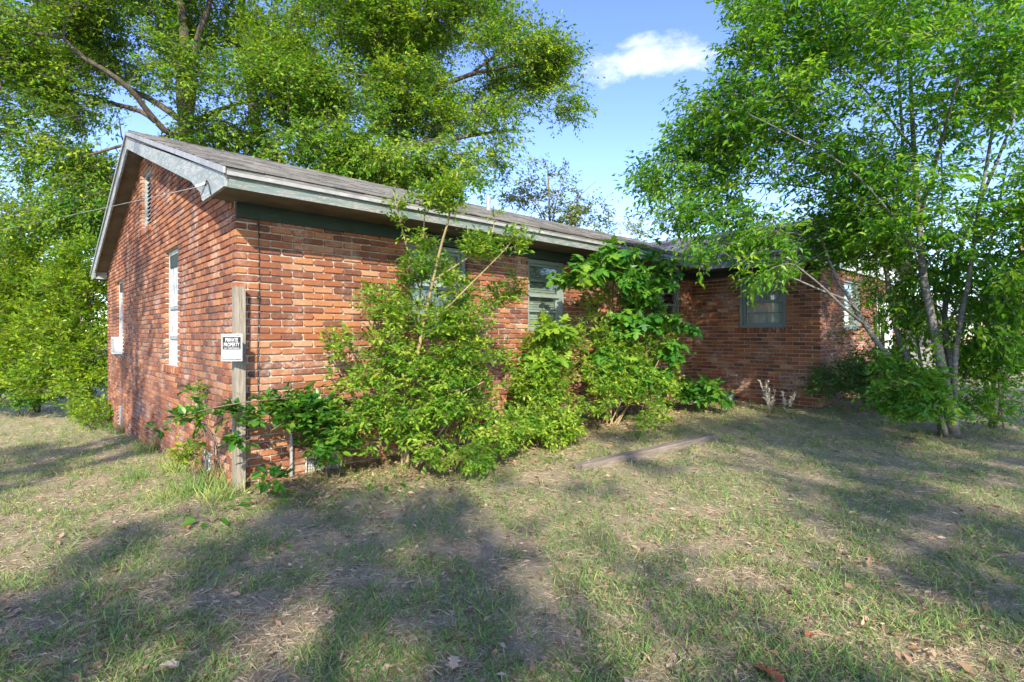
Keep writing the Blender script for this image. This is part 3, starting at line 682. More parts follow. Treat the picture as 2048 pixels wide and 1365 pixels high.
def text(s, size, wid, cz, bold):
    cu = bpy.data.curves.new('txt', 'FONT'); cu.body = s; cu.size = size; cu.align_x = 'CENTER'; cu.align_y = 'CENTER'; cu.offset = bold; cu.extrude = 0.0004; cu.resolution_u = 3
    o = bpy.data.objects.new('txt', cu); COL.objects.link(o); bpy.context.view_layer.update()
    me = bpy.data.meshes.new_from_object(o.evaluated_get(bpy.context.evaluated_depsgraph_get())); bpy.data.objects.remove(o); bpy.data.curves.remove(cu)
    co = np.zeros(len(me.vertices) * 3); me.vertices.foreach_get('co', co); co = co.reshape(-1, 3)
    co[:, 0] *= wid / (co[:, 0].max() - co[:, 0].min()); co[:, 0] -= (co[:, 0].max() + co[:, 0].min()) / 2
    w = fs(np.column_stack((co[:, 0], co[:, 2] + 0.0024, co[:, 1] + cz))) - BASE[sp.name]
    me.vertices.foreach_set('co', w.astype(np.float32).ravel()); me.materials.clear(); me.materials.append(MT['sign_white'])
    ob = bpy.data.objects.new('lettering', me); link(ob, sgn)
text('PRIVATE', 0.046, 0.104, 0.064, 0.0007); text('PROPERTY', 0.046, 0.128, 0.024, 0.0007); text('NO TRESPASSING', 0.015, 0.126, -0.006, 0.0003)
for z in (0.10, -0.10): MB().tube([sc0 + al * 0.05 + nrm * 0.004 + (0, 0, z), (0.016, -0.07, sc0[2] + z)], 0.003, 6).build('nail', MT['metal_grey'], sgn)

# ------------------------------------------------------------------ landscape timber and other small things on the lawn
pa, da = on_ground(1157, 944); pb, db = on_ground(1429, 880)
tm = thing('landscape_timber', 'long weathered landscape timber lying on the lawn in front of the shrubs', 'timber', pa)
n = 24; t = np.linspace(0, 1, n); pts = pa + (pb - pa) * t[:, None]; pts[:, 2] = gz(pts[0, 0], pts[0, 1]) * (1 - t) + gz(pts[-1, 0], pts[-1, 1]) * t + 0.036
d = (pb - pa) / np.linalg.norm(pb - pa); sd = np.array((-d[1], d[0], 0)); ro = np.random.default_rng(4)
prof = np.array([(-0.052, -0.06), (0.052, -0.06), (0.054, -0.05), (0.054, 0.030), (0.046, 0.040), (-0.046, 0.040), (-0.054, 0.030), (-0.054, -0.05)])
V = np.concatenate([pts[k] + (prof[:, :1] * sd + prof[:, 1:] * np.array((0, 0, 1))) * (1 + ro.normal(0, 0.012, (8, 1))) for k in range(n)])
i = np.arange(8); j = (i + 1) % 8
MB().add(V, [np.vstack([np.stack((i + k * 8, i + (k + 1) * 8, j + (k + 1) * 8, j + k * 8), 1) for k in range(n - 1)]), [i], [i[::-1] + (n - 1) * 8]]).build('log', MT['timber'], tm)
for t_ in (0.06, 0.94):
    c = pa + (pb - pa) * t_; c[2] = float(np.interp(t_, t, pts[:, 2])) + 0.036
    MB().tube([c, c + (0, 0, 0.008)], 0.009, 8).build('spike_head', MT['metal_grey'], tm)

# ------------------------------------------------------------------ foliage machinery
T_SIMPLE = (np.array([(0, 0, 0), (0.24, 0.45, 0.05), (0, 1, -0.04), (-0.24, 0.45, 0.05)]), np.array([(0, 1, 2), (0, 2, 3)]))
T_BLADE = (np.array([(0.03, 0, 0), (0.022, 0.55, 0.05), (0, 1, -0.08), (-0.022, 0.55, 0.05), (-0.03, 0, 0)]), np.array([(0, 1, 3), (0, 3, 4), (1, 2, 3)]))
T_DROOP = (np.array([(0, 0, 0), (0.22, 0.42, 0.07), (0, 1, -0.14), (-0.22, 0.42, 0.07)]), np.array([(0, 1, 2), (0, 2, 3)]))
T_STRAW = (np.array([(0.014, 0, 0), (0.016, 0.5, 0.06), (0, 1, -0.03), (-0.016, 0.5, 0.06)]), np.array([(0, 1, 3), (1, 2, 3)]))
T_OVATE = (np.array([(0, 0, 0), (0.25, 0.22, 0.06), (0.25, 0.6, 0.04), (0, 1, -0.10), (-0.25, 0.6, 0.04), (-0.25, 0.22, 0.06), (0, 0.45, -0.02)]), np.array([(6, 0, 1), (6, 1, 2), (6, 2, 3), (6, 3, 4), (6, 4, 5), (6, 5, 0)]))
T_CHERRY = (np.array([(0, 0, 0), (0.21, 0.40, 0.05), (0, 1, -0.16), (-0.21, 0.40, 0.05), (0, 0.5, 0.0)]), np.array([(4, 0, 1), (4, 1, 2), (4, 2, 3), (4, 3, 0)]))
_m = [(0, 0.0), (0.34, 0.06), (0.15, 0.27), (0.56, 0.50), (0.17, 0.50), (0.24, 0.74), (0, 1.05)]
_m = _m + [(-x, y) for x, y in _m[-2:0:-1]]
T_MAPLE = (np.array([(x, y, -0.22 * (y ** 2) - 0.10 * abs(x)) for x, y in _m] + [(0, 0.36, 0.02)]), np.array([(len(_m), k, (k + 1) % len(_m)) for k in range(len(_m))]))
_l = [(0, 0), (0.10, 0.12), (0.24, 0.26), (0.14, 0.36), (0.32, 0.55), (0.18, 0.62), (0.22, 0.85), (0, 1)]
_l = _l + [(-x, y) for x, y in _l[-2:0:-1]]
T_OAKLEAF = (np.array([(x, y, 0.12 * abs(x) + 0.10 * math.sin(y * 3)) for x, y in _l] + [(0, 0.5, 0.02)]), np.array([(len(_l), k, (k + 1) % len(_l)) for k in range(len(_l))]))

def unit(a): return a / (np.linalg.norm(a, axis=-1, keepdims=True) + 1e-9)
def leaf_mesh(mb, P, D, Nn, size, tmpl, tone):
    tv, tf = tmpl; n = len(P)
    D = unit(D); S = unit(np.cross(D, Nn)); Nn = np.cross(S, D)
    V = P[:, None, :] + size[:, None, None] * (tv[None, :, 0:1] * S[:, None, :] + tv[None, :, 1:2] * D[:, None, :] + tv[None, :, 2:3] * Nn[:, None, :])
    Fc = tf[None] + (np.arange(n) * len(tv))[:, None, None]
    mb.add(V.reshape(-1, 3), [Fc.reshape(-1, 3)], np.repeat(np.clip(tone, 0, 1), len(tv)))
def bezier_limb(pts, n=14):
    p = np.asarray(pts, float); m = len(p)
    if m == 2: return p[0] + (p[1] - p[0]) * np.linspace(0, 1, n)[:, None]
    t = np.linspace(0, m - 1, n); out = []
    for u in t:
        k = min(int(u), m - 2); f = u - k
        a, b, c, d_ = p[max(k - 1, 0)], p[k], p[k + 1], p[min(k + 2, m - 1)]
        out.append(0.5 * ((2 * b) + (-a + c) * f + (2 * a - 5 * b + 4 * c - d_) * f * f + (-a + 3 * b - 3 * c + d_) * f ** 3))
    return np.array(out)
def in_blobs(r, blobs, n, gap=0.0, gscale=0.5, shell=2.0):
    """random clump centres inside a union of ellipsoids; a noise field leaves holes"""
    vol = np.array([b[1][0] * b[1][1] * b[1][2] for b in blobs]); wt = np.array([b[2] if len(b) > 2 else 1.0 for b in blobs]); pr = vol ** 0.8 * wt; pr /= pr.sum()
    out = []
    while len(out) < n:
        b = blobs[r.choice(len(blobs), p=pr)]
        d = r.normal(size=3); d /= np.linalg.norm(d); p = np.array(b[0]) + d * np.array(b[1]) * r.random() ** (1 / shell / 1.5)
        if gap and mnoise.noise(Vector(p * gscale)) < gap - 0.5 + 0.0: continue
        out.append(p)
    return np.array(out)
def foliage(r, limb_nodes, clumps, root, rad=0.5, sprays=6, per=11, size=0.09, tmpl=T_SIMPLE, twig_r=0.012, droop=0.15, tone_mu=0.5, tone_sd=0.2, flat=0.55, sun_tone=0.0, stem_frac=1.0, up=0.7, outward=0.7):
    """twigs join each clump to the nearest wood; leaves sit along sprays round the clump"""
    wood = MB(); lv = MB()
    nodes = [np.asarray(q, float) for q in limb_nodes]; N0 = np.array(nodes)
    d0 = np.min(np.linalg.norm(clumps[:, None, :] - N0[None], axis=2), axis=1); order = np.argsort(d0)
    buf = np.zeros((len(nodes) + 4 * len(clumps) + 8, 3)); cnt = len(nodes); buf[:cnt] = N0
    for k in order:
        c = clumps[k]; dd = np.linalg.norm(buf[:cnt] - c, axis=1); dd = dd + 0.35 * np.maximum(0, buf[:cnt, 2] - c[2]); j = int(np.argmin(dd)); a = buf[j]
        ln = np.linalg.norm(c - a)
        if ln < 1e-4: continue
        m1 = a + (c - a) * 0.36 + r.normal(0, 0.07, 3) * ln + np.array((0, 0, 0.05 * ln)); m2 = a + (c - a) * 0.70 + r.normal(0, 0.07, 3) * ln + np.array((0, 0, 0.04 * ln))
        r0 = twig_r * (0.8 + 0.9 * min(ln, 2.5))
        wood.tube([a, m1, m2, c], [r0, r0 * 0.8, r0 * 0.6, r0 * 0.35], 3, cap=False)
        buf[cnt:cnt + 3] = (m1, m2, c); cnt += 3
    K = len(clumps); S = sprays
    rootv = np.asarray(root, float)
    outd = unit(clumps - rootv)
    sd = outd[:, None, :] * outward + r.normal(0, 0.75, (K, S, 3)) * np.array((1, 1, flat)); sd[..., 2] -= droop; sd = unit(sd)
    sl_ = rad * r.uniform(0.5, 1.3, (K, S)); st = clumps[:, None, :] + r.normal(0, rad * 0.18, (K, S, 3))
    en = st + sd * sl_[..., None]
    # spray twigs as thin three-sided spikes
    a = st.reshape(-1, 3); b = en.reshape(-1, 3); b = b - np.array((0, 0, 1)) * (droop * 0.3 * sl_.reshape(-1, 1))
    u = unit(np.cross(b - a, np.array((0.3, 0.2, 1.0)))); w = unit(np.cross(b - a, u)); tr_ = twig_r * 0.42
    v = np.stack((a + u * tr_, a - u * tr_ * 0.5 + w * tr_ * 0.87, a - u * tr_ * 0.5 - w * tr_ * 0.87, b), 1)
    fc = np.array([(0, 1, 3), (1, 2, 3)])[None] + (np.arange(len(a)) * 4)[:, None, None]
    wood.add(v.reshape(-1, 3), [fc.reshape(-1, 3)])
    # leaves
    n = K * S * per
    f = np.tile((np.arange(per) + 0.6) / per, K * S) + r.normal(0, 0.04, n)
    A = np.repeat(a, per, 0); B = np.repeat(b, per, 0); ax = unit(B - A)
    side = np.where(np.arange(n) % 2 == 0, 1.0, -1.0)[:, None]
    lat = unit(np.cross(ax, np.array((0, 0, 1.0)) + r.normal(0, 0.35, (n, 3))))
    D = ax * 0.75 + lat * side * r.uniform(0.3, 1.1, (n, 1)) + r.normal(0, 0.28, (n, 3)); D[:, 2] -= droop
    P = A + (B - A) * f[:, None] + r.normal(0, rad * 0.05, (n, 3))
    Nn = np.array((0, 0, up)) + r.normal(0, 0.42, (n, 3)) + np.repeat(np.repeat(outd, S, 0), per, 0) * 0.25
    ct = np.repeat(r.normal(0, tone_sd * 0.7, K), S * per)
    tn = tone_mu + ct + r.normal(0, tone_sd * 0.7, n)
    leaf_mesh(lv, P, D, Nn, size * r.uniform(0.65, 1.25, n), tmpl, tn)
    return wood, lv
def plant(name, label, cat, base, limbs, clumps, lmat, bmat, group=None, trunk_n=8, crown='crown', twigs='twigs', r=None, **kw):
    """limbs: list of (points, r0, r1); the first is the trunk, each later one its own limb"""
    th = thing(name, label, cat, base, group); nodes = []
    for k, (pts, r0, r1) in enumerate(limbs):
        p = bezier_limb(pts, 16); w = np.linspace(0, 1, 16)
        rad = r0 + (r1 - r0) * w
        if k == 0: rad = rad * (1 + 0.5 * np.exp(-w * 14))
        rad = rad * (1 + 0.05 * np.sin(np.arange(16) * 2.1 + k))
        MB().tube(p, rad, trunk_n).build('trunk' if k == 0 else 'limb', MT[bmat], th, True)
        nodes += list(p[3 if k == 0 else 1:])
    wood, lv = foliage(r, nodes, clumps, base if 'root' not in kw else kw.pop('root'), **kw)
    tag(wood.build(twigs, MT[bmat], th), kind='stuff'); lv.build(crown, MT[lmat], th)
    return th

def blob(px, py, d, rx, ry, rz, w=1.0): return (at(px, py, d), (rx, ry, rz), w)
# ------------------------------------------------------------------ the multi-stemmed cherry on the right
r = np.random.default_rng(31)
cb0, cd = on_ground(1908, 872)
def cs(*pts): return [at(*p) for p in pts]
b0 = cb0 + (0, 0, -0.08)
cherry_limbs = [
    ([b0] + cs((1893, 785, 6.28), (1874, 689, 6.25), (1858, 610, 6.25), (1845, 540, 6.25), (1838, 440, 6.3), (1828, 300, 6.4), (1822, 180, 6.5), (1815, -40, 6.6)), 0.058, 0.017),
    ([b0 + (-0.08, 0.05, 0)] + cs((1870, 812, 6.4), (1793, 733, 6.5), (1724, 642, 6.6), (1695, 590, 6.65), (1674, 560, 6.7), (1640, 470, 6.7)), 0.040, 0.015),
    ([b0 + (-0.06, 0.1, 0)] + cs((1870, 800, 6.6), (1816, 722, 6.8), (1786, 634, 6.9), (1774, 546, 6.95), (1768, 480, 7.0), (1792, 400, 7.0), (1806, 300, 7.0), (1797, 150, 7.1), (1790, -60, 7.2)), 0.040, 0.014),
    ([b0 + (0.05, 0.08, 0)] + cs((1904, 748, 6.5), (1893, 678, 6.6), (1890, 605, 6.7), (1911, 546, 6.75), (1930, 470, 6.8), (1970, 380, 6.8), (2028, 235, 6.9), (2070, 80, 7.0)), 0.039, 0.013),
    ([b0 + (0.08, -0.02, 0)] + cs((1908, 745, 6.2), (1922, 638, 6.1), (1937, 565, 6.05), (1948, 484, 6.0), (1960, 400, 6.0), (1985, 260, 5.9), (2010, 60, 5.8)), 0.033, 0.012),
    ([b0 + (-0.12, 0.02, 0)] + cs((1850, 760, 6.6), (1830, 640, 6.9), (1825, 520, 7.1), (1815, 380, 7.2)), 0.022, 0.008),
    ([b0 + (0.12, 0.10, 0)] + cs((1935, 740, 6.6), (1965, 600, 6.7), (1985, 470, 6.8), (2015, 330, 6.9)), 0.022, 0.008),
    ([b0 + (0.02, 0.14, 0)] + cs((1880, 720, 7.0), (1870, 580, 7.2), (1885, 430, 7.3), (1880, 250, 7.4)), 0.024, 0.008),
    (cs((1774, 546, 6.95), (1740, 470, 6.9), (1690, 400, 6.8), (1640, 300, 6.8), (1600, 200, 6.8)), 0.020, 0.006),
    (cs((1755, 690, 6.55), (1722, 630, 6.6), (1690, 600, 6.55), (1640, 580, 6.5), (1560, 545, 6.45)), 0.024, 0.008),
    (cs((1730, 650, 6.6), (1690, 618, 6.4), (1640, 570, 6.2), (1590, 530, 6.0)), 0.020, 0.008),
    (cs((1845, 540, 6.25), (1790, 440, 6.0), (1700, 340, 5.8), (1600, 280, 5.7), (1500, 230, 5.7)), 0.015, 0.005),
    (cs((1768, 480, 7.0), (1700, 400, 7.2), (1580, 370, 7.2), (1450, 370, 7.1), (1330, 380, 7.0)), 0.016, 0.005),
    (cs((1838, 440, 6.3), (1870, 330, 5.8), (1900, 220, 5.3), (1930, 100, 4.9)), 0.024, 0.008),
    (cs((1948, 484, 6.0), (2010, 440, 5.7), (2080, 400, 5.4), (2200, 330, 5.0)), 0.024, 0.008),
    (cs((1828, 300, 6.4), (1720, 170, 6.3), (1600, 90, 6.3), (1500, 20, 6.3)), 0.014, 0.005),
    (cs((1845, 550, 6.2), (1880, 500, 6.0), (1970, 450, 5.9), (2060, 440, 5.8)), 0.016, 0.006),
]
ch_blobs = [blob(1760, 110, 6.3, 1.8, 1.9, 1.3, 1.3), blob(1580, 180, 6.4, 1.1, 1.2, 0.95, 1.8), blob(1520, 60, 6.5, 0.6, 0.7, 0.5, 1.4), blob(1440, 260, 6.7, 0.45, 0.6, 0.35, 1.4), blob(1340, 340, 6.9, 0.3, 0.4, 0.15, 1.0), blob(1580, 330, 6.8, 1.2, 1.2, 0.75, 1.5), blob(1420, 360, 6.9, 0.75, 0.9, 0.42, 1.2), blob(1335, 385, 6.9, 0.5, 0.5, 0.26, 1.0),
            blob(1640, 470, 6.6, 1.1, 1.0, 0.42, 1.5), blob(1480, 455, 6.6, 0.6, 0.6, 0.28, 1.6), blob(1560, 540, 6.2, 0.42, 0.42, 0.16, 1.8), blob(1420, 500, 6.4, 0.25, 0.3, 0.10, 2.5), blob(1400, 420, 6.7, 0.5, 0.5, 0.2, 1.5), blob(1270, 405, 6.9, 0.2, 0.3, 0.10, 2.0), blob(1830, 390, 6.3, 1.3, 1.3, 0.7, 1.2),
            blob(1960, 480, 6.0, 1.1, 1.2, 0.55), blob(2050, 250, 5.8, 1.4, 1.6, 1.3), blob(1880, -150, 6.4, 2.2, 2.4, 1.4, 0.6), blob(2000, 600, 5.9, 0.7, 0.6, 0.45, 1.5), blob(1900, 560, 6.6, 0.7, 0.6, 0.4, 1.2), blob(2040, 420, 5.9, 0.9, 0.9, 0.6, 1.2), blob(1800, 600, 6.9, 0.6, 0.5, 0.35, 1.4), blob(1720, 470, 6.9, 0.8, 0.7, 0.4, 1.4), blob(1880, 480, 6.4, 0.9, 0.9, 0.5, 1.3), blob(1960, 700, 6.6, 0.6, 0.5, 0.3, 1.2), blob(1840, 660, 6.9, 0.5, 0.5, 0.3, 1.1), blob(2060, 560, 6.0, 0.6, 0.8, 0.6, 1.3), blob(1760, 690, 7.2, 0.4, 0.4, 0.22, 1.0), blob(1300, 375, 7.0, 0.35, 0.4, 0.2, 2.0), blob(1380, 300, 7.0, 0.3, 0.4, 0.2, 1.8), blob(1700, 520, 6.3, 0.7, 0.6, 0.25, 1.2)]
plant('cherry_tree', 'tall multi-stemmed young tree with pale grey bark right of the house', 'tree', cb0, cherry_limbs, in_blobs(r, ch_blobs, 1850, 0.44, 1.1), 'leaf_cherry', 'bark_cherry',
      r=r, root=at(1850, 560, 6.4), rad=0.34, sprays=6, per=8, size=0.080, tmpl=T_DROOP, twig_r=0.0055, droop=0.32, tone_mu=0.50, tone_sd=0.22)

# undergrowth round the cherry's foot
def bush(name, label, base, blobs, n, lmat, bmat='bark_brown', stems=5, seed=1, group=None, gap=0.0, cat='shrub', **kw):
    r = np.random.default_rng(seed); base = np.array(base, float); base[2] = float(gz(base[0], base[1])) - 0.03
    cl_ = in_blobs(r, blobs, n, gap, 1.6); keep = cl_[:, 2] > gz(cl_[:, 0], cl_[:, 1]) + 0.03; cl_ = cl_[keep]
    limbs = []
    far = cl_[np.argsort(-cl_[:, 2])]
    for k in range(stems):
        tip = far[int(r.integers(0, max(1, len(far) // 3)))] if k else far[0]
        st = base + np.array((r.normal(0, 0.05), r.normal(0, 0.03), 0)); mid = st + (tip - st) * 0.5 + r.normal(0, 0.06, 3); mid[2] += 0.08
        limbs.append(([st, mid, tip], kw.get('stem_r', 0.012) * r.uniform(0.7, 1.2), 0.003))
    kw.pop('stem_r', None)
    a = dict(rad=0.16, sprays=5, per=8, size=0.05, tmpl=T_CHERRY, twig_r=0.0028, droop=0.12, tone_mu=0.5, tone_sd=0.22); a.update(kw)
    return plant(name, label, cat, base, limbs, cl_, lmat, bmat, group, 6, r=r, root=base, **a)
g0, gd = on_ground(1860, 840)
bush('understory_bush', 'leafy green bush growing round the foot of the multi-stemmed tree', g0, [blob(1850, 770, 6.0, 0.34, 0.34, 0.20), blob(1800, 790, 6.1, 0.32, 0.3, 0.2), blob(1840, 810, 6.0, 0.4, 0.4, 0.16), blob(1790, 730, 6.2, 0.15, 0.15, 0.12)], 90, 'leaf_maple', seed=41, rad=0.15, size=0.075)
g0, gd = on_ground(1985, 855)
bush('thin_sapling', 'thin upright saplings right of the multi-stemmed tree', g0, [blob(1975, 690, 6.6, 0.4, 0.4, 0.5), blob(2010, 780, 6.5, 0.5, 0.4, 0.35), blob(1990, 620, 6.7, 0.4, 0.4, 0.3), blob(1970, 810, 6.5, 0.3, 0.3, 0.2), blob(2040, 700, 6.6, 0.3, 0.4, 0.4)], 190, 'leaf_cherry', seed=42, stems=9, rad=0.20, size=0.065, per=6)
g0, gd = on_ground(1735, 815)
bush('dark_evergreen_shrub', 'dark green shrub at the corner of the wing below the window', g0, [blob(1680, 765, 8.3, 0.45, 0.4, 0.32), blob(1740, 750, 8.5, 0.5, 0.4, 0.38), blob(1780, 780, 8.6, 0.45, 0.4, 0.3)], 230, 'leaf_dark', seed=43, stems=7, rad=0.2, size=0.06, per=9)
g0, gd = on_ground(1760, 800)
bush('cane_clump', 'bare upright canes with sparse leaves in front of the wing door', g0, [blob(1745, 560, 8.9, 0.3, 0.3, 0.55), blob(1770, 640, 8.8, 0.3, 0.3, 0.6), blob(1700, 660, 8.4, 0.25, 0.2, 0.3), blob(1720, 590, 8.6, 0.25, 0.2, 0.35)], 95, 'leaf_pale', seed=44, stems=9, rad=0.2, size=0.06, per=5, stem_r=0.016)

# ------------------------------------------------------------------ big oaks behind the house
r = np.random.default_rng(51)
ob = at(372, 600, 15.0); ob[2] = float(gz(ob[0], ob[1])) - 0.1
D0 = 15.0
oak_limbs = [
    ([ob] + cs((372, 420, 15), (372, 262, 15), (366, 180, 15), (370, 90, 15), (360, 0, 15.1), (350, -150, 15.2)), 0.26, 0.08),
    (cs((376, 262, 15), (384, 190, 14.9), (392, 90, 14.7), (418, 10, 14.5), (440, -120, 14.4)), 0.12, 0.05),
    (cs((362, 275, 15), (330, 262, 14.6), (293, 220, 14.2), (264, 183, 13.8), (220, 147, 13.4), (158, 110, 13.0), (121, 73, 12.8), (37, 66, 12.6), (-60, 40, 12.5)), 0.095, 0.025),
    (cs((366, 244, 15), (311, 205, 15.3), (256, 176, 15.6), (205, 136, 15.9), (165, 95, 16.2), (110, 30, 16.5)), 0.10, 0.03),
    (cs((330, 262, 14.7), (285, 225, 14.6), (215, 205, 14.6), (150, 185, 14.7), (60, 175, 14.8)), 0.08, 0.03),
    (cs((370, 160, 15), (345, 110, 15.6), (320, 60, 16.2), (300, -20, 16.6)), 0.09, 0.03),
    (cs((378, 250, 15), (440, 220, 15.2), (520, 200, 15.3), (620, 215, 15.4)), 0.08, 0.03),
    (cs((340, 272, 14.8), (250, 290, 14.0), (150, 320, 13.4), (60, 350, 13.0)), 0.05, 0.015),
]
oak_blobs = [blob(300, -10, 14.5, 2.6, 2.6, 1.3), blob(90, 60, 13.5, 1.9, 1.9, 1.0, 1.1), blob(60, 250, 13.5, 1.5, 1.5, 0.6, 0.55), blob(180, 210, 14.2, 1.2, 1.5, 0.5, 0.7), blob(470, 60, 14.6, 1.9, 2.0, 1.0), blob(560, 190, 14.6, 1.7, 1.8, 0.9, 1.2),
             blob(440, 270, 15.2, 1.2, 1.5, 0.5, 1.0), blob(100, 400, 13.2, 1.5, 1.6, 0.7, 0.9), blob(190, 440, 13.6, 0.8, 1.0, 0.6, 0.9), blob(300, 110, 15.8, 1.8, 1.8, 0.8, 0.6), blob(230, -160, 14, 3.5, 3.0, 1.4, 0.4), blob(640, 290, 13.8, 1.2, 1.2, 0.6, 1.1), blob(130, 330, 13.6, 1.0, 1.2, 0.6, 1.0), blob(30, 150, 13.2, 1.3, 1.4, 0.8, 0.9), blob(210, 350, 14.2, 0.7, 0.9, 0.7, 1.0), blob(0, 420, 13.0, 1.2, 1.2, 0.6, 0.8), blob(200, 120, 13.2, 1.0, 1.0, 0.35, 0.9), blob(120, 30, 12.8, 1.2, 1.0, 0.5, 0.9), blob(350, 150, 13.6, 1.0, 0.7, 0.9, 0.7), blob(300, 240, 13.6, 0.7, 0.6, 0.4, 0.8)]
plant('oak_tree', 'large spreading oak with forked trunk rising behind the gable roof', 'tree', ob, oak_limbs, in_blobs(r, oak_blobs, 1450, 0.41, 0.55), 'leaf_oak', 'bark_oak', 'oaks behind the house', 10,
      r=r, root=at(380, 250, 15), rad=0.74, sprays=8, per=13, size=0.112, tmpl=T_SIMPLE, twig_r=0.016, droop=0.16, tone_mu=0.5, tone_sd=0.25)
r = np.random.default_rng(52)
ob = at(640, 600, 17.0); ob[2] = float(gz(ob[0], ob[1])) - 0.1
oak2 = [
    ([ob] + cs((620, 420, 17), (560, 330, 17), (513, 260, 16.6), (503, 160, 16.2), (482, 110, 16.2), (480, 40, 16.2), (495, -80, 16.2)), 0.24, 0.08),
    (cs((503, 162, 16.2), (522, 146, 16.1), (545, 118, 16.0), (575, 58, 15.9), (600, 0, 15.8)), 0.09, 0.04),
    (cs((620, 420, 17), (680, 330, 16.6), (760, 250, 16.2), (850, 190, 15.8), (940, 150, 15.4), (1040, 130, 15.2)), 0.15, 0.04),
    (cs((680, 330, 16.6), (740, 310, 15.6), (850, 290, 14.6), (950, 270, 14.0), (1020, 262, 13.8)), 0.10, 0.03),
    (cs((760, 250, 16.2), (800, 150, 16.4), (830, 50, 16.6), (850, -60, 16.8)), 0.10, 0.03),
    (cs((940, 150, 15.4), (1010, 100, 15.2), (1080, 80, 15.0)), 0.05, 0.02),
]
oak2_blobs = [blob(760, 60, 16, 2.4, 2.2, 1.4), blob(900, 40, 15.6, 1.9, 2.0, 1.1), blob(1010, 130, 15.0, 1.5, 1.6, 0.95, 1.2), blob(1090, 130, 14.8, 0.75, 0.8, 0.75, 1.2), blob(1125, 195, 14.5, 0.4, 0.5, 0.5, 1.0), blob(980, 240, 14.4, 1.2, 1.2, 0.6, 1.1), blob(820, 210, 15.2, 2.0, 1.8, 1.0, 1.1),
              blob(740, 310, 14.6, 1.3, 1.2, 0.6, 1.2), blob(880, 310, 13.6, 0.9, 0.9, 0.35, 1.1), blob(640, 160, 16, 1.5, 1.5, 1.0), blob(640, -60, 16.4, 3.0, 2.5, 1.4, 0.5), blob(800, 330, 13.4, 1.3, 0.9, 0.45, 1.3), blob(920, 350, 13.0, 0.7, 0.8, 0.35, 1.1), blob(690, 350, 14.0, 0.9, 0.9, 0.5, 1.2), blob(1000, 310, 13.4, 0.5, 0.5, 0.3, 0.8)]
plant('oak_tree', 'broad oak crown over the middle of the roof, twisted trunk forking in a U', 'tree', ob, oak2, in_blobs(r, oak2_blobs, 1400, 0.41, 0.55), 'leaf_oak', 'bark_oak', 'oaks behind the house', 10,
      r=r, root=at(720, 280, 16), rad=0.70, sprays=8, per=13, size=0.112, tmpl=T_SIMPLE, twig_r=0.016, droop=0.20, tone_mu=0.52, tone_sd=0.26)
# wispy tree over the ridge
r = np.random.default_rng(53)
ob = at(1110, 700, 21.0); ob[2] = float(gz(ob[0], ob[1])) - 0.1
wl = [([ob] + cs((1105, 560, 21), (1100, 450, 21), (1098, 390, 21), (1095, 330, 21)), 0.09, 0.015)] + [(cs((1103, 500 - 12 * k, 21), (1103 + s * 25, 440 - 14 * k, 21 + dz), (1103 + s * 60, 390 - 14 * k, 21 + 2 * dz)), 0.03, 0.007) for k, (s, dz) in enumerate(((1, 0.2), (-1, -0.2), (1.5, -0.3), (-1.5, 0.3), (0.6, 0.4)))]
plant('wispy_tree', 'sparse thin tree showing over the roof ridge against the sky', 'tree', ob, wl, in_blobs(r, [blob(1100, 400, 21, 1.6, 1.2, 1.5), blob(1160, 440, 21, 1.3, 1.0, 1.0), blob(1040, 400, 21, 0.9, 0.8, 0.8, 0.6)], 190, 0.3, 0.8), 'leaf_pale', 'bark_brown',
      r=r, root=at(1103, 480, 21), rad=0.45, sprays=4, per=7, size=0.14, tmpl=T_SIMPLE, twig_r=0.007, droop=0.25, tone_mu=0.5, tone_sd=0.3)
r = np.random.default_rng(54)
ob = at(1265, 700, 24.0); ob[2] = float(gz(ob[0], ob[1])) - 0.1
plant('wispy_tree', 'small sparse treetop just above the roof valley', 'tree', ob, [([ob] + cs((1265, 560, 24), (1262, 470, 24)), 0.08, 0.015)], in_blobs(r, [blob(1255, 470, 24, 1.5, 1.0, 0.6), blob(1330, 440, 24, 1.3, 1.0, 0.9)], 70, 0.2, 0.8), 'leaf_pale', 'bark_brown',
      r=r, root=at(1265, 520, 24), rad=0.4, sprays=4, per=6, size=0.14, tmpl=T_SIMPLE, twig_r=0.007, droop=0.2, tone_mu=0.55, tone_sd=0.3)

# ------------------------------------------------------------------ hedge-like evergreens at the left
def ground_at(px, py_hint, d):
    p = at(px, py_hint, d); p[2] = float(gz(p[0], p[1])); return p
hb = [('tall leafy evergreen shrub against the rear corner of the gable wall', 175, 12.4, [blob(175, 560, 12.4, 0.8, 0.9, 0.9), blob(170, 680, 12.2, 0.8, 0.9, 1.0), blob(185, 780, 11.9, 0.55, 0.7, 0.45), blob(120, 640, 12.6, 0.7, 0.8, 1.2), blob(130, 760, 12.3, 0.8, 0.8, 0.5)], 420, 61),
      ('tall leafy evergreen shrub in the middle of the left hedge', 75, 13.6, [blob(70, 560, 13.6, 1.0, 1.0, 1.1), blob(75, 700, 13.3, 0.9, 0.9, 0.9), blob(30, 620, 13.8, 0.9, 0.9, 1.2), blob(60, 770, 13.2, 1.1, 0.8, 0.35)], 420, 62),
      ('tall leafy evergreen shrub at the left edge of the picture', -40, 14.2, [blob(-20, 540, 14, 1.1, 1.0, 1.3), blob(-30, 690, 13.8, 1.0, 1.0, 0.8), blob(-30, 770, 13.6, 1.0, 0.8, 0.35)], 340, 63),
      ('tall round evergreen shrub behind the left hedge with its top below the oak', 60, 15.6, [blob(40, 430, 15.6, 1.6, 1.2, 1.0), blob(150, 450, 15.4, 1.1, 1.0, 1.0), blob(40, 560, 15.8, 1.6, 1.0, 1.2), blob(-60, 430, 15.6, 1.2, 1.0, 1.0)], 300, 66)]
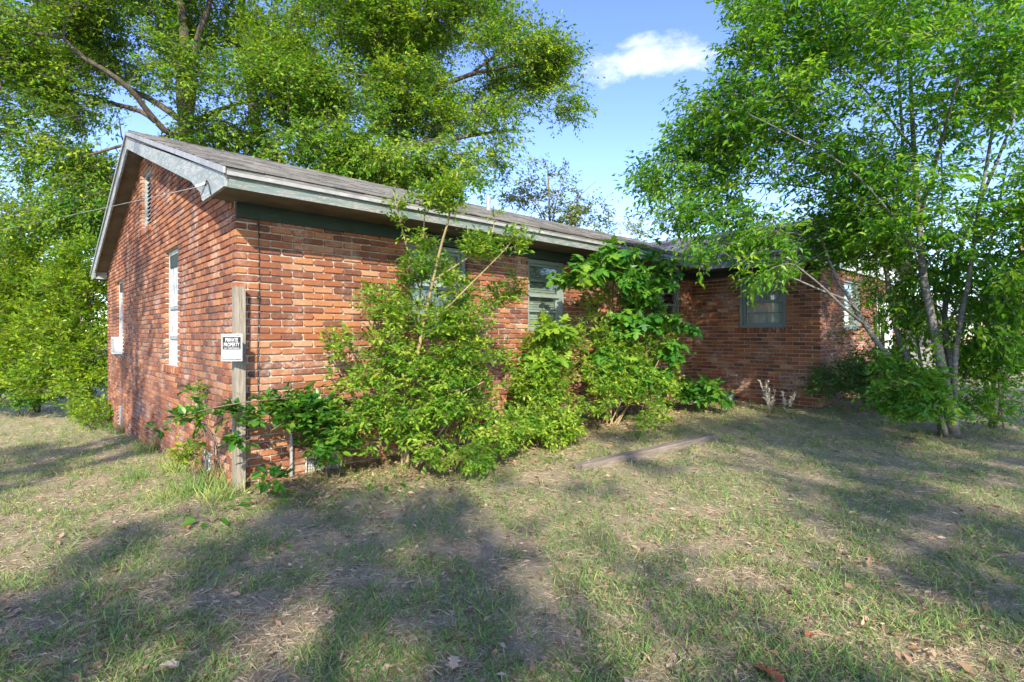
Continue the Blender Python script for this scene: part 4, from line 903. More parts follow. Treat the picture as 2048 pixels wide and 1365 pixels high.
for lb, px, d, bl, n, sd in hb:
    bush('evergreen_shrub', lb, ground_at(px, 800, d), bl, n, 'leaf_hedge', seed=sd, stems=8, group='evergreen hedge at the left', rad=0.38, sprays=6, per=11, size=0.10, tmpl=T_SIMPLE, twig_r=0.006, stem_r=0.03, tone_mu=0.55, tone_sd=0.24)
g0 = ground_at(188, 850, 10.6)
bush('low_shrub', 'low yellow-green shrub at the foot of the gable wall far corner', g0, [blob(190, 830, 10.7, 0.35, 0.4, 0.22), blob(170, 815, 11.2, 0.3, 0.4, 0.2)], 70, 'leaf_hedge', seed=64, rad=0.18, size=0.07)
g0 = ground_at(45, 812, 13.0)
bush('low_shrub', 'low dark shrub under the left hedge', g0, [blob(45, 800, 13.0, 0.7, 0.5, 0.18)], 60, 'leaf_vine', seed=65, rad=0.2, size=0.08)

# ------------------------------------------------------------------ shrubs along the front wall
r = np.random.default_rng(71)
sb, sd_ = on_ground(812, 940)
q_ = lambda px, py, d=5.4: at(px, py, d)
sl_limbs = [
    ([sb + (0, 0, -0.05), q_(815, 870, 5.42), q_(826, 780, 5.40), q_(843, 665, 5.36), q_(862, 580, 5.30), q_(880, 500, 5.18), q_(897, 440, 5.05), q_(908, 380, 4.98), q_(915, 345, 4.95)], 0.026, 0.005),
    ([sb + (-0.03, 0.02, -0.05), q_(806, 850, 5.45), q_(812, 760, 5.5), q_(832, 640, 5.45), q_(845, 555, 5.4), q_(847, 470, 5.2), q_(851, 405, 5.05)], 0.019, 0.005),
    ([q_(838, 575, 5.4), q_(815, 500, 5.25), q_(800, 440, 5.1), q_(787, 385, 5.0)], 0.010, 0.003),
    ([q_(817, 838, 5.42), q_(880, 808, 5.3), q_(967, 764, 5.2)], 0.013, 0.004),
    ([q_(848, 640, 5.34), q_(890, 618, 5.2), q_(950, 560, 5.1), q_(1000, 510, 5.0), q_(1040, 465, 4.95)], 0.011, 0.003),
    ([q_(868, 560, 5.28), q_(930, 520, 5.2), q_(975, 490, 5.1), q_(990, 440, 5.1)], 0.008, 0.003),
    ([q_(814, 880, 5.42), q_(740, 830, 5.4), q_(690, 760, 5.3), q_(655, 700, 5.25)], 0.012, 0.003),
    ([sb + (0.10, 0.02, -0.05), q_(900, 850, 5.6), q_(960, 720, 5.7), q_(1000, 620, 5.7)], 0.016, 0.004),
    ([sb + (0.06, 0.0, -0.05), q_(870, 880, 5.4), q_(930, 800, 5.4), q_(1010, 700, 5.5)], 0.014, 0.004),
    ([q_(812, 800, 5.5), q_(760, 700, 5.4), q_(730, 620, 5.35)], 0.010, 0.003),
]
s_blobs = [blob(860, 560, 5.2, 0.36, 0.22, 0.20), blob(800, 780, 5.2, 0.45, 0.22, 0.25, 1.2), blob(900, 690, 5.3, 0.5, 0.22, 0.25, 1.2), blob(930, 800, 5.3, 0.5, 0.25, 0.28, 1.2), blob(700, 830, 5.2, 0.2, 0.2, 0.3, 1.0), blob(930, 620, 5.3, 0.45, 0.25, 0.30, 1.3), blob(780, 620, 5.3, 0.30, 0.2, 0.26, 1.2), blob(720, 700, 5.25, 0.30, 0.2, 0.25), blob(700, 720, 5.2, 0.22, 0.18, 0.2),
           blob(840, 720, 5.3, 0.5, 0.25, 0.28, 1.4), blob(960, 740, 5.4, 0.42, 0.25, 0.36, 1.3), blob(870, 850, 5.2, 0.5, 0.3, 0.30, 1.4), blob(760, 850, 5.2, 0.45, 0.25, 0.32, 1.2), blob(980, 870, 5.4, 0.36, 0.28, 0.26, 1.2), blob(900, 910, 5.0, 0.5, 0.25, 0.16, 1.2),
           blob(1010, 600, 5.5, 0.22, 0.2, 0.24), blob(905, 400, 5.0, 0.12, 0.10, 0.24, 5.0), blob(862, 400, 5.0, 0.12, 0.10, 0.14, 4.0), blob(1030, 480, 4.95, 0.12, 0.12, 0.10, 4.0), blob(850, 480, 5.2, 0.14, 0.12, 0.14, 3.0), blob(800, 440, 5.1, 0.06, 0.06, 0.18, 5.0), blob(960, 500, 5.1, 0.2, 0.15, 0.12, 3.0), blob(670, 690, 5.25, 0.10, 0.1, 0.1, 3.0), blob(985, 450, 5.1, 0.06, 0.06, 0.10, 4.0), blob(930, 360, 4.95, 0.08, 0.08, 0.06, 4.0), blob(660, 900, 5.1, 0.2, 0.15, 0.12, 1.5)]
plant('tall_shrub', 'tall yellow-green shrub with tan stems in front of the first window, reaching over the eave', 'shrub', sb, sl_limbs, np.vstack((in_blobs(r, s_blobs, 600, 0.38, 3.0), in_blobs(r, [blob(850, 740, 5.3, 0.85, 0.25, 0.80), blob(850, 600, 5.3, 0.6, 0.2, 0.5)], 260, 0.38, 3.0))), 'leaf_shrub', 'bark_tan', None, 7,
      r=r, root=at(850, 860, 5.6), rad=0.14, sprays=5, per=7, size=0.058, tmpl=T_CHERRY, twig_r=0.0026, droop=0.08, tone_mu=0.52, tone_sd=0.24, up=0.8)
g0, _ = on_ground(1085, 890)
bush('leafy_shrub', 'yellowish shrub under the slatted window between tall shrub and maple sapling', g0, [blob(1090, 700, 6.9, 0.38, 0.2, 0.26), blob(1080, 780, 6.7, 0.35, 0.25, 0.28), blob(1110, 850, 6.3, 0.4, 0.28, 0.16), blob(1050, 850, 6.1, 0.25, 0.25, 0.15), blob(1090, 770, 6.7, 0.45, 0.25, 0.45)], 300, 'leaf_shrub', 'bark_tan', seed=72, rad=0.16, size=0.066, tone_mu=0.6)
g0, _ = on_ground(1225, 850)
bush('leafy_shrub', 'rounded yellow-green shrub below the maple leaves along the front wall', g0, [blob(1250, 680, 7.6, 0.6, 0.28, 0.36, 1.3), blob(1220, 790, 7.2, 0.55, 0.28, 0.26), blob(1310, 780, 7.6, 0.55, 0.28, 0.28), blob(1200, 610, 7.7, 0.35, 0.2, 0.25), blob(1280, 840, 6.9, 0.5, 0.25, 0.12), blob(1170, 690, 7.4, 0.4, 0.2, 0.4), blob(1330, 690, 7.9, 0.45, 0.22, 0.35), blob(1250, 740, 7.5, 0.8, 0.25, 0.4)], 300, 'leaf_shrub', 'bark_tan', seed=73, rad=0.18, size=0.068, stems=9, tone_mu=0.55)
def sapling(label, base, tip_px, blobs, n, seed, **kw):
    r = np.random.default_rng(seed); cl_ = in_blobs(r, blobs, n)
    base = np.array(base, float); base[2] -= 0.05
    limbs = [([base] + [at(*p) for p in tip_px], 0.020, 0.006)]
    a = dict(rad=0.17, sprays=4, per=5, size=0.135, tmpl=T_MAPLE, twig_r=0.0035, droop=0.45, tone_mu=0.42, tone_sd=0.24, up=0.9); a.update(kw)
    return plant('maple_sapling', label, 'sapling', base, limbs, cl_, 'leaf_maple', 'bark_brown', 'maple saplings along the front wall', 6, r=r, root=base, **a)
g0, _ = on_ground(1215, 838)
sapling('maple sapling arching under the eave with lobed leaves, just right of the slatted window', g0, [(1220, 700, 7.7), (1225, 600, 7.5), (1230, 520, 7.2)], [blob(1235, 512, 7.1, 0.30, 0.2, 0.12), blob(1185, 545, 7.0, 0.24, 0.2, 0.16), blob(1255, 560, 7.1, 0.22, 0.2, 0.16), blob(1150, 560, 7.1, 0.16, 0.15, 0.1)], 36, 81)
g0, _ = on_ground(1300, 828)
sapling('maple sapling with hanging leaves in front of the wide dark window', g0, [(1305, 700, 8.2), (1312, 600, 7.9), (1315, 520, 7.6)], [blob(1320, 520, 7.5, 0.26, 0.2, 0.12), blob(1290, 590, 7.6, 0.26, 0.2, 0.24), blob(1320, 640, 7.7, 0.34, 0.2, 0.2), blob(1255, 640, 7.5, 0.26, 0.2, 0.2), blob(1380, 650, 7.8, 0.14, 0.14, 0.10), blob(1345, 700, 7.6, 0.2, 0.2, 0.14), blob(1330, 555, 7.5, 0.2, 0.16, 0.14), blob(1300, 745, 7.7, 0.35, 0.2, 0.25), blob(1230, 720, 7.5, 0.3, 0.2, 0.25)], 78, 82)
g0, _ = on_ground(1105, 880)
sapling('small maple sapling with bright lobed leaves below the slatted window', g0, [(1100, 780, 6.8), (1098, 700, 6.7), (1100, 660, 6.6)], [blob(1100, 665, 6.6, 0.22, 0.15, 0.10), blob(1090, 730, 6.6, 0.2, 0.15, 0.12)], 22, 83, tone_mu=0.75)
g0, _ = on_ground(1405, 812)
bush('broadleaf_weed', 'dark green broad-leaved weed at the inner corner of the house', g0, [blob(1395, 780, 8.6, 0.3, 0.25, 0.14), blob(1425, 800, 8.4, 0.22, 0.2, 0.06)], 26, 'leaf_vine', seed=84, rad=0.16, size=0.14, per=5, tone_mu=0.5, cat='weed')

# bramble arching past the sign post
r = np.random.default_rng(91)
bb, _ = on_ground(655, 965)
br_limbs = [([bb + (0, 0, -0.03), at(640, 860, 4.95), at(600, 800, 4.75), at(540, 800, 4.55), at(470, 808, 4.40), at(390, 825, 4.35), at(330, 850, 4.4), at(280, 868, 4.5)], 0.008, 0.003),
            ([bb + (0.1, 0, -0.03), at(690, 850, 5.1), at(650, 790, 5.0), at(600, 770, 4.9), at(540, 775, 4.8)], 0.007, 0.003),
            ([at(600, 805, 4.75), at(560, 850, 4.6), at(500, 880, 4.5), at(450, 890, 4.45)], 0.005, 0.002),
            ([at(470, 808, 4.4), at(420, 780, 4.5), at(385, 765, 4.6)], 0.005, 0.002),
            ([bb + (-0.1, 0, -0.03), at(620, 900, 4.8), at(560, 950, 4.55), at(500, 975, 4.4)], 0.006, 0.002)]
plant('bramble', 'arching bramble with broad green leaves reaching across the sign post', 'bramble', bb, br_limbs,
      in_blobs(r, [blob(560, 815, 4.7, 0.28, 0.15, 0.10, 1.2), blob(610, 830, 4.85, 0.3, 0.2, 0.16, 1.6), blob(650, 880, 4.9, 0.25, 0.2, 0.2, 1.3), blob(480, 830, 4.45, 0.2, 0.12, 0.10), blob(400, 830, 4.4, 0.16, 0.12, 0.07), blob(330, 850, 4.45, 0.14, 0.1, 0.05), blob(395, 780, 4.6, 0.06, 0.05, 0.06), blob(560, 955, 4.5, 0.24, 0.15, 0.05, 1.2), blob(480, 885, 4.45, 0.12, 0.1, 0.06), blob(370, 900, 4.7, 0.14, 0.1, 0.08, 0.7)], 150),
      'leaf_vine', 'bark_brown', None, 6, r=r, root=bb, rad=0.11, sprays=3, per=5, size=0.082, tmpl=T_OVATE, twig_r=0.002, droop=0.1, tone_mu=0.5, tone_sd=0.25, up=0.9)
# dry climbing vine on the gable corner
g0 = ground_at(415, 985, 4.9)
bush('wall_vine', 'small yellowing vine climbing the gable bricks left of the sign post', g0, [blob(395, 790, 5.35, 0.05, 0.05, 0.09), blob(385, 830, 5.3, 0.08, 0.06, 0.08), blob(375, 905, 5.2, 0.16, 0.08, 0.08)], 34, 'leaf_shrub', 'bark_brown', seed=92, rad=0.09, size=0.05, per=5, stems=5, tone_mu=0.7, stem_r=0.006, cat='vine')
# creeping plant on the lawn before the post
def weed(name, label, px, py, seed, n=8, size=0.1, mat='leaf_vine', hgt=0.08, sprd=0.12, tone_mu=0.5, group=None, tmpl=T_OVATE, cat='weed'):
    r = np.random.default_rng(seed); b, _ = on_ground(px, py); th = thing(name, label, cat, b, group)
    m = MB(); lv = MB(); P = []; D = []
    for k in range(n):
        an = k * 2.4 + r.normal(0, 0.3); tip = b + np.array((math.cos(an) * sprd * r.uniform(0.3, 1), math.sin(an) * sprd * r.uniform(0.3, 1), hgt * r.uniform(0.5, 1.2)))
        m.tube([b - (0, 0, 0.01), (b + tip) / 2 + (0, 0, 0.02), tip], [0.003, 0.0025, 0.0015], 4); P.append(tip); D.append((math.cos(an), math.sin(an), -0.15))
    m.build('stem', MT['bark_brown'], th)
    leaf_mesh(lv, np.array(P), np.array(D) + r.normal(0, 0.2, (n, 3)), np.array((0, 0, 1.0)) + r.normal(0, 0.25, (n, 3)), size * r.uniform(0.6, 1.2, n), tmpl, r.normal(tone_mu, 0.15, n)); lv.build('foliage', MT[mat], th)
    return th
weed('creeping_weed', 'bright green creeping weed on the lawn left of the sign post foot', 425, 1045, 1, 10, 0.10, sprd=0.2)
weed('creeping_weed', 'bright green creeping weed right below the sign post', 520, 1010, 2, 14, 0.085, sprd=0.26, tone_mu=0.6)
weed('creeping_weed', 'small flat weed with narrow leaves on the open lawn below the bramble', 548, 1102, 3, 7, 0.07, sprd=0.08, hgt=0.03)
weed('creeping_weed', 'pale green weed below the foundation vent', 615, 1002, 4, 6, 0.06, sprd=0.06, tone_mu=0.8)
weed('creeping_weed', 'green weed at the foot of the tall shrub', 770, 975, 5, 12, 0.075, sprd=0.2)
weed('creeping_weed', 'small weed in front of the left end of the timber', 1110, 930, 6, 6, 0.06, sprd=0.08, tone_mu=0.75)
weed('creeping_weed', 'small weed behind the middle of the timber', 1275, 880, 7, 8, 0.06, sprd=0.08, tone_mu=0.7)
weed('creeping_weed', 'small weed sprouting behind the right half of the timber', 1310, 868, 8, 8, 0.07, sprd=0.06, hgt=0.12)
weed('creeping_weed', 'yellow leaved weed at the foot of the multi-stemmed tree', 1822, 880, 9, 9, 0.075, 'leaf_pale', sprd=0.14, tone_mu=0.95)
# dry flower stalks by the wing wall
for k, (px, py, top, lb) in enumerate(((1540, 826, 764, 'taller pale dry flower stalks in front of the wing wall'), (1572, 826, 782, 'shorter pale dry flower stalk right beside the taller ones'))):
    r = np.random.default_rng(100 + k); b, d = on_ground(px, py); th = thing('dry_flower_stalk', lb, 'weed', b, 'dry flower stalks by the wing')
    m = MB(); lv = MB()
    for s in range(6 if k == 0 else 4):
        tip = b + np.array((r.normal(0, 0.13), r.normal(0, 0.08), (py - top) / F * d * r.uniform(0.7, 1.05))); m.tube([b, (b + tip) / 2 + r.normal(0, 0.01, 3), tip], [0.005, 0.004, 0.003], 4)
        n = 46; f = r.uniform(0.3, 1, n); P = b + (tip - b) * f[:, None]; leaf_mesh(lv, P, r.normal(0, 0.6, (n, 3)) + (0, 0, 0.9), r.normal(0, 1, (n, 3)), r.uniform(0.03, 0.06, n), T_SIMPLE, r.normal(0.5, 0.2, n))
    m.build('stem', MT['seed_head'], th); lv.build('seed_heads', MT['seed_head'], th)
weed('broadleaf_weed', 'green leafy weed at the foot of the dry flower stalks', 1545, 828, 11, 14, 0.09, 'leaf_maple', sprd=0.16, hgt=0.14)
weed('ivy_sprig', 'dark green sprig hanging before the wing wall below the window', 1545, 790, 12, 8, 0.10, 'leaf_vine', sprd=0.12, hgt=0.35)

# ------------------------------------------------------------------ trees behind the photographer, whose shade lies on the lawn
GAPS = [((2.4, -2.9), (1.2, -5.2), 0.52), ((1.5, -2.2), (1.0, -3.2), 0.42), ((3.0, -1.6), (1.6, -2.0), 0.40), ((-1.7, -0.3), (-0.2, 0.9), 0.48), ((-2.8, -0.4), (-1.6, 0.6), 0.42), ((-1.4, 1.6), (0.4, 3.0), 0.6)]
def shade_tree(label, x, y, h, blobs, n, seed, lean=(0, 0), gap=0.46):
    r = np.random.default_rng(seed); b = np.array((x, y, float(gz(x, y)) - 0.1)); top = np.array((x + lean[0], y + lean[1], h))
    limbs = [([b, b + (top - b) * 0.4 + r.normal(0, 0.15, 3), top], 0.20, 0.06)]
    for bl in blobs: limbs.append(([b + (top - b) * 0.45, (b + (top - b) * 0.55 + np.array(bl[0])) / 2, np.array(bl[0])], 0.08, 0.03))
    cl_ = in_blobs(r, blobs, n, gap, 1.3)
    gx_ = cl_[:, 0] + cl_[:, 2]; gy_ = cl_[:, 1] + 1.3375 * cl_[:, 2]; keep = np.ones(len(cl_), bool)
    for (xa, ya), (xb, yb), rr_ in GAPS:        # clumps dropped where sun lanes are wanted on the lawn
        t_ = np.clip(((gx_ - xa) * (xb - xa) + (gy_ - ya) * (yb - ya)) / ((xb - xa) ** 2 + (yb - ya) ** 2), 0, 1)
        keep &= np.hypot(gx_ - xa - t_ * (xb - xa), gy_ - ya - t_ * (yb - ya)) > rr_
    plant('yard_tree', label, 'tree', b, limbs, cl_[keep], 'leaf_oak', 'bark_oak', 'trees behind the photographer', 8, r=r, root=b + (0, 0, h * 0.5), rad=0.42, sprays=6, per=6, size=0.17, tmpl=T_SIMPLE, twig_r=0.014, droop=0.15)
shade_tree('broad yard tree behind and left of the photographer, shading the lawn', -10.2, -16.0, 10.5, [((-10.18, -16.11, 8.98), (2.6, 2.8, 2.0)), ((-7.82, -16.10, 8.32), (1.8, 2.2, 1.8)), ((-12.28, -15.38, 8.58), (2.0, 2.2, 1.8)), ((-9.71, -13.43, 8.71), (1.5, 1.2, 0.9)), ((-11.58, -12.11, 8.98), (1.4, 1.2, 0.9)), ((-7.48, -13.38, 8.58), (1.2, 1.0, 0.8))], 340, 121)
shade_tree('broad yard tree directly behind the photographer, shading the lawn', -4.0, -18.2, 10.8, [((-4.14, -17.92, 9.64), (2.6, 2.8, 2.1)), ((-1.68, -17.38, 8.58), (1.9, 2.4, 1.9)), ((-5.02, -16.76, 7.92), (1.0, 2.2, 1.5)), ((-5.14, -14.59, 9.24), (1.5, 1.1, 0.8)), ((-2.98, -14.91, 8.98), (1.3, 1.0, 0.8))], 340, 122)
shade_tree('broad yard tree behind and right of the photographer, shading the lawn', 1.4, -18.6, 10.5, [((1.36, -18.19, 9.24), (2.7, 2.8, 2.0)), ((3.82, -18.31, 8.98), (2.2, 2.6, 1.9)), ((-0.18, -18.55, 8.18), (1.4, 2.0, 1.6)), ((0.10, -16.08, 9.50), (1.6, 1.2, 0.9)), ((2.42, -15.91, 8.98), (1.4, 1.2, 0.9))], 340, 123)
shade_tree('tall thin yard tree far left of the photographer, dappling the gable', -8.0, -5.4, 11.0, [((-7.6, -4.7, 8.6), (1.3, 1.5, 1.6)), ((-7.2, -3.6, 9.6), (1.0, 1.2, 1.2)), ((-9.4, -6.8, 7.6), (1.6, 1.8, 1.4))], 130, 124, gap=0.44)

# ------------------------------------------------------------------ what shows far off on the right
nb = at(2050, 690, 42.0); nb[2] = 0.3
nh = thing('neighbour_house', 'low house with pale grey roof in the distance behind the right tree', 'house', nb)
def ncoord(a, n, z): return nb + np.array((RX, RY, 0)) * a + np.array((DX, DY, 0)) * n + np.array((0, 0, z))
class NF(Frame): pass
nfr = Frame(nb, (RX, RY, 0), (-DX, -DY, 0))
MB().box((-6, -7, -0.5), (9, 0, 2.5), nfr).build('wall', MT['far_wall'], nh)
rf = MB(); rp = [(-6.6, 0.6, 2.45), (9.6, 0.6, 2.45), (9.6, -3.5, 4.1), (-6.6, -3.5, 4.1)]; rf.prism(nfr(rp), (0, 0, 0.1)); rp = [(-6.6, -7.6, 2.45), (-6.6, -3.5, 4.1), (9.6, -3.5, 4.1), (9.6, -7.6, 2.45)]; rf.prism(nfr(rp), (0, 0, 0.1)); rf.build('roof', MT['roof_grey'], nh)
for a in (-5.2, -2.4, 1.6, 4.4):
    w = MB().box((a, 0.01, 0.9), (a + 1.1, 0.05, 2.1), nfr).build('window', MT['far_white'], nh); MB().box((a + 0.1, 0.055, 1.0), (a + 1.0, 0.06, 2.0), nfr).build('pane', MT['glass'], w)
MB().box((-0.6, 0.01, 0.0), (0.4, 0.05, 2.05), nfr).build('door', MT['door_white'], nh)
nb2 = at(1835, 690, 48.0); nb2[2] = 0.3; nfr2 = Frame(nb2, (RX, RY, 0), (-DX, -DY, 0))
n2 = thing('neighbour_house', 'far brick and white cottage seen between the stems of the right tree', 'house', nb2)
MB().box((-3.5, -6, -0.5), (3.0, 0, 2.6), nfr2).build('wall', MT['far_white'], n2)
rf = MB(); rf.prism(nfr2([(-4, 0.5, 2.55), (3.5, 0.5, 2.55), (3.5, -3, 4.2), (-4, -3, 4.2)]), (0, 0, 0.1)); rf.prism(nfr2([(-4, -6.5, 2.55), (-4, -3, 4.2), (3.5, -3, 4.2), (3.5, -6.5, 2.55)]), (0, 0, 0.1)); rf.build('roof', MT['roof_grey'], n2)
MB().box((-3.0, 0.01, -0.3), (-0.6, 0.05, 2.5), nfr2).build('brick_panel', MT['far_wall'], n2)
for a in (-2.4, 1.0): MB().box((a, 0.06, 0.9), (a + 1.0, 0.09, 2.1), nfr2).build('window', MT['dark_room'], n2)
up_ = at(2043, 690, 30.0); up_[2] = 0.2
po = thing('utility_pole', 'brown wooden utility pole at the right edge of the picture', 'pole', up_)
MB().tube([up_ - (0, 0, 0.5), up_ + (0, 0, 4), up_ + (0, 0, 9)], [0.15, 0.14, 0.11], 10).build('pole', MT['pole_wood'], po, True)
MB().box((-1.1, -0.06, 8.2), (1.1, 0.06, 8.32), Frame(up_, (RX, RY, 0), (-DX, -DY, 0))).build('crossarm', MT['pole_wood'], po)
ct0, cdist = on_ground(1938, 744)
ct = thing('garden_cart', 'small low garden cart with a dark wheel on the sunny grass behind the right tree', 'cart', ct0); cf = Frame(ct0, (RX, RY, 0), (-DX, -DY, 0))
MB().box((-0.45, -0.35, 0.26), (0.55, 0.30, 0.30), cf).build('tray', MT['metal_grey'], ct)
for bx in (((-0.45, 0.30, 0.26), (0.55, 0.33, 0.46)), ((-0.45, -0.38, 0.26), (0.55, -0.35, 0.46)), ((-0.48, -0.38, 0.26), (-0.45, 0.33, 0.46))): MB().box(*bx, cf).build('side_panel', MT['metal_light'], ct)
for n_ in (0.36, -0.42):
    th_ = np.linspace(0, 2 * np.pi, 19); rg = cf(np.column_stack((-0.15 + 0.14 * np.cos(th_), np.full(19, n_), 0.16 + 0.14 * np.sin(th_))))
    wh = MB().tube(rg, 0.045, 8, cap=False).build('wheel', MT['rubber'], ct, True); MB().tube(cf([(-0.15, n_ - 0.02, 0.16), (-0.15, n_ + 0.02, 0.16)]), 0.10, 12).build('rim', MT['metal_grey'], wh)
MB().tube(cf([(0.55, 0, 0.28), (1.1, 0, 0.40), (1.3, 0, 0.42)]), 0.02, 6).build('handle', MT['rubber'], ct)
far = [(1765, 70, 'hazy far tree behind the cottage', 3.2), (1900, 62, 'round far tree between the two far houses', 3.4), (2010, 75, 'far tree behind the grey roofed house', 4.4), (2150, 66, 'far tree right of the utility pole', 4.0), (1600, 80, 'far tree hidden mostly behind the wing roof', 3.4), (-160, 34, 'tree beyond the left hedge', 3.4), (-20, 40, 'tree showing through gaps over the left hedge', 3.4), (110, 38, 'tree behind the left hedge near the gable', 2.8)]
for k, (px, d, lb, hh) in enumerate(far):
    r = np.random.default_rng(140 + k); b = at(px, 690, d); b[2] = 0.1; c = b + (0, 0, hh * 0.75 + 1.2)
    plant('background_tree', lb, 'tree', b, [([b, b + (0.1, 0, 1.5), c], 0.2, 0.08)], in_blobs(r, [(c, (hh * 0.8, hh * 0.8, hh * 0.55)), (c + (1.2, 0.6, -0.6), (hh * 0.5, hh * 0.5, hh * 0.4)), (c + (-1.3, -0.6, -0.5), (hh * 0.5, hh * 0.5, hh * 0.4))], 150, 0.35, 0.5), 'leaf_oak', 'bark_oak', 'trees in the distance', 6, r=r, root=b + (0, 0, hh * 0.5), rad=0.8, sprays=5, per=7, size=0.34, tmpl=T_SIMPLE, twig_r=0.02, tone_mu=0.45)

# ------------------------------------------------------------------ grass, thatch and leaf litter (nobody could count them)
def lawn_points(r, n, dmin, dmax, latk=1.25):
    """points over the visible lawn, denser toward the camera"""
    d = dmin * (dmax / dmin) ** r.random(n); lat = (r.random(n) * 2 - 1) * latk * d
    x = CX + lat * RX + d * DX; y = CY + lat * RY + d * DY
    inside = ((x > -0.02) & (y > -0.02) & (y < W)) | ((x > L - 0.02) & (y > -WP - 0.02) & (y < 1))
    return x[~inside], y[~inside], d[~inside]
def mask(x, y, s, seed): return np.array([mnoise.noise(Vector((a * s + seed, b * s, seed * 0.7))) + 0.5 * mnoise.noise(Vector((a * s * 2.7, b * s * 2.7 + seed, 3.0))) for a, b in zip(x, y)])
r = np.random.default_rng(201)
def blades(name, mat, n, dmin, dmax, size, up, tone_mu, seed, thr=None, tmpl=T_BLADE, lift=0.0, tsd=0.25, scl=1.1):
    x, y, d = lawn_points(r, n, dmin, dmax)
    if thr is not None:
        mk = mask(x, y, scl, seed); k = mk + r.normal(0, 0.16, len(x)) > thr; x, y, d = x[k], y[k], d[k]
    m = len(x); P = np.column_stack((x, y, gz(x, y) + lift + r.uniform(-0.004, 0.006, m)))
    D = np.column_stack((r.normal(0, 1, m), r.normal(0, 1, m), np.zeros(m))); D = unit(D); D[:, 2] = np.abs(r.normal(up, up * 0.6, m)); D = unit(D)
    Nn = np.array((0, 0, 1.0)) + r.normal(0, 0.5, (m, 3))
    k = size * r.uniform(0.5, 1.35, m) * np.clip(d / 4.0, 1.0, 2.2) ** 0.5
    mb = MB(); leaf_mesh(mb, P, D, Nn, k, tmpl, r.normal(tone_mu, tsd, m)); o = mb.build(name, MT[mat]); return o
tag(blades('dry_grass', 'grass_dry', 230000, 1.9, 16, 0.070, 0.16, 0.52, 3.1, tmpl=T_STRAW), 'matted dry straw coloured grass covering the lawn', 'grass', kind='stuff')
tag(blades('green_grass', 'grass_green', 190000, 1.9, 18, 0.070, 0.80, 0.48, 8.3, -0.10, scl=3.2), 'patchy short green grass on the lawn', 'grass', kind='stuff')
tag(blades('dry_grass', 'grass_dry', 36000, 1.8, 4.6, 0.055, 0.14, 0.5, 3.1, tmpl=T_STRAW), 'short broken straw on the lawn nearest the photographer', 'grass', kind='stuff')
x, y, d = lawn_points(r, 17000, 1.9, 12); m = len(x)
P = np.column_stack((x, y, gz(x, y) + r.uniform(0.004, 0.022, m))); D = np.column_stack((r.normal(0, 1, m), r.normal(0, 1, m), r.normal(0, 0.22, m)))
mb = MB(); leaf_mesh(mb, P, D, np.array((0, 0, 1.0)) + r.normal(0, 0.35, (m, 3)), 0.016 + 0.05 * r.random(m) ** 2.2, T_SIMPLE, r.normal(0.45, 0.28, m))
# deeper litter along the wall foot
nn = 5200; x = r.uniform(0.2, L, nn); y = -np.abs(r.normal(0, 0.75, nn)) - 0.03; D = np.column_stack((r.normal(0, 1, nn), r.normal(0, 1, nn), r.normal(0, 0.3, nn)))
leaf_mesh(mb, np.column_stack((x, y, gz(x, y) + r.uniform(0.005, 0.03, nn))), D, np.array((0, 0, 1.0)) + r.normal(0, 0.4, (nn, 3)), r.uniform(0.03, 0.075, nn), T_CHERRY, r.normal(0.42, 0.22, nn))
tag(mb.build('leaf_litter', MT['leaf_litter']), 'brown dead leaves scattered over the lawn and along the wall', 'leaves', kind='stuff')
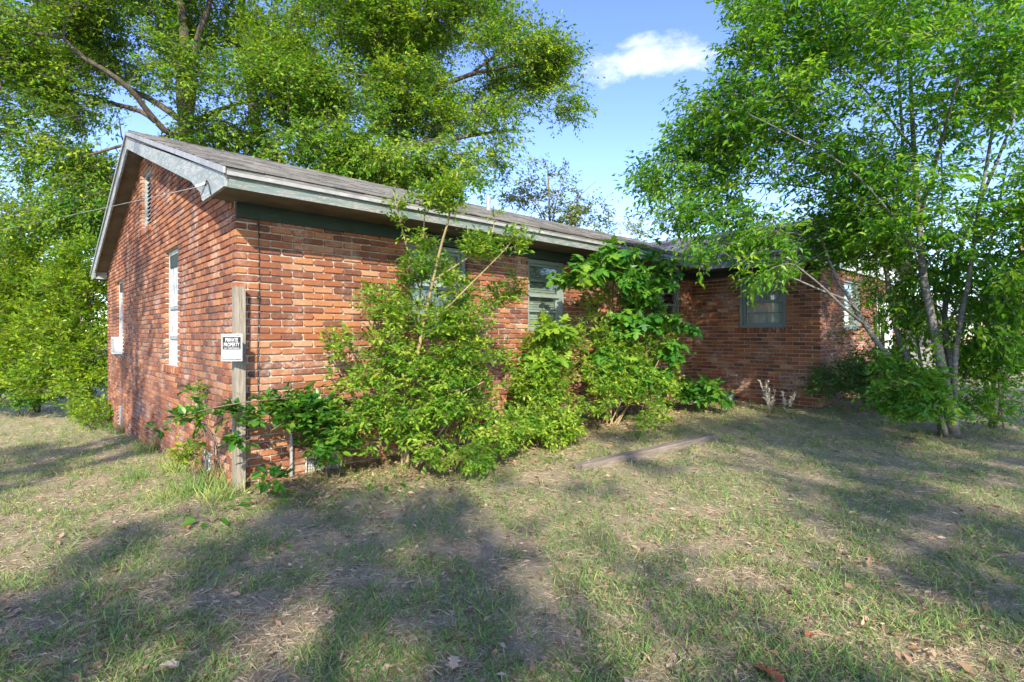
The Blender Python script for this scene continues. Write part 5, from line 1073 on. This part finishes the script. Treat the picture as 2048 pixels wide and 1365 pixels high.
# long grass tufts along the gable foot
tufts = [(245, 868, 0.26, 90, 'dark green'), (300, 905, 0.30, 110, 'pale'), (350, 945, 0.30, 130, 'pale'), (400, 985, 0.30, 150, 'green'), (440, 1000, 0.26, 120, 'pale'), (270, 960, 0.22, 90, 'green'), (330, 1000, 0.20, 80, 'pale'), (215, 862, 0.24, 80, 'dark green'), (460, 965, 0.3, 90, 'pale')]
for k, (px, py, hgt, n, tn) in enumerate(tufts):
    b, d = on_ground(px, py); th = None
    wh = ['nearest the crawl hatch', 'just right of the crawl hatch', 'midway along the gable foot', 'before the gable foundation vent', 'left of the sign post foot', 'out on the lawn left of the gable', 'on the lawn below the wall vine', 'at the far left end of the gable foot', 'close behind the sign post at the corner'][k]
    mb = MB(); rr = np.random.default_rng(300 + k)
    P = b + np.column_stack((rr.normal(0, 0.08, n), rr.normal(0, 0.08, n), np.full(n, -0.01))); D = np.column_stack((rr.normal(0, 0.5, n), rr.normal(0, 0.5, n), np.full(n, 0.9)))
    leaf_mesh(mb, P, D, rr.normal(0, 1, (n, 3)), hgt * rr.uniform(0.4, 1.1, n), (T_BLADE[0] * np.array((0.55, 1, 2.2)), T_BLADE[1]), rr.normal({'dark green': 0.2, 'green': 0.45, 'pale': 0.78}[tn], 0.15, n))
    o = mb.build('grass_tuft', MT['grass_green']); tag(o, f'tuft of long {tn} grass {wh}', 'grass tuft', 'grass tufts along the gable')
# a few large fallen leaves
for k, (px, py, s, lb) in enumerate(((1505, 1340, 0.15, 'large reddish fallen leaf at the bottom edge of the lawn'), (1626, 1278, 0.07, 'small red-brown fallen leaf near the sunlit strip'), (2040, 1312, 0.12, 'orange-brown fallen leaf at the right edge of the lawn'), (905, 1352, 0.10, 'tan fallen leaf at the bottom of the lawn'), (318, 1342, 0.10, 'pale tan curled leaf at the lower left of the lawn'), (375, 1065, 0.09, 'orange dead leaf below the grass tufts'))):
    rr = np.random.default_rng(400 + k); b, d = on_ground(px, py); mb = MB()
    leaf_mesh(mb, np.array([b + (0, 0, 0.025)]), rr.normal(0, 1, (1, 3)) * (1, 1, 0.1), np.array([(0.1, -0.25, 1.0)]), np.array([s]), T_OAKLEAF, np.array([0.5 if k < 3 else 1.0]))
    tag(mb.build('fallen_leaf', MT['leaf_fallen'] if k < 3 or k == 5 else MT['leaf_litter']), lb, 'leaf', 'large fallen leaves')
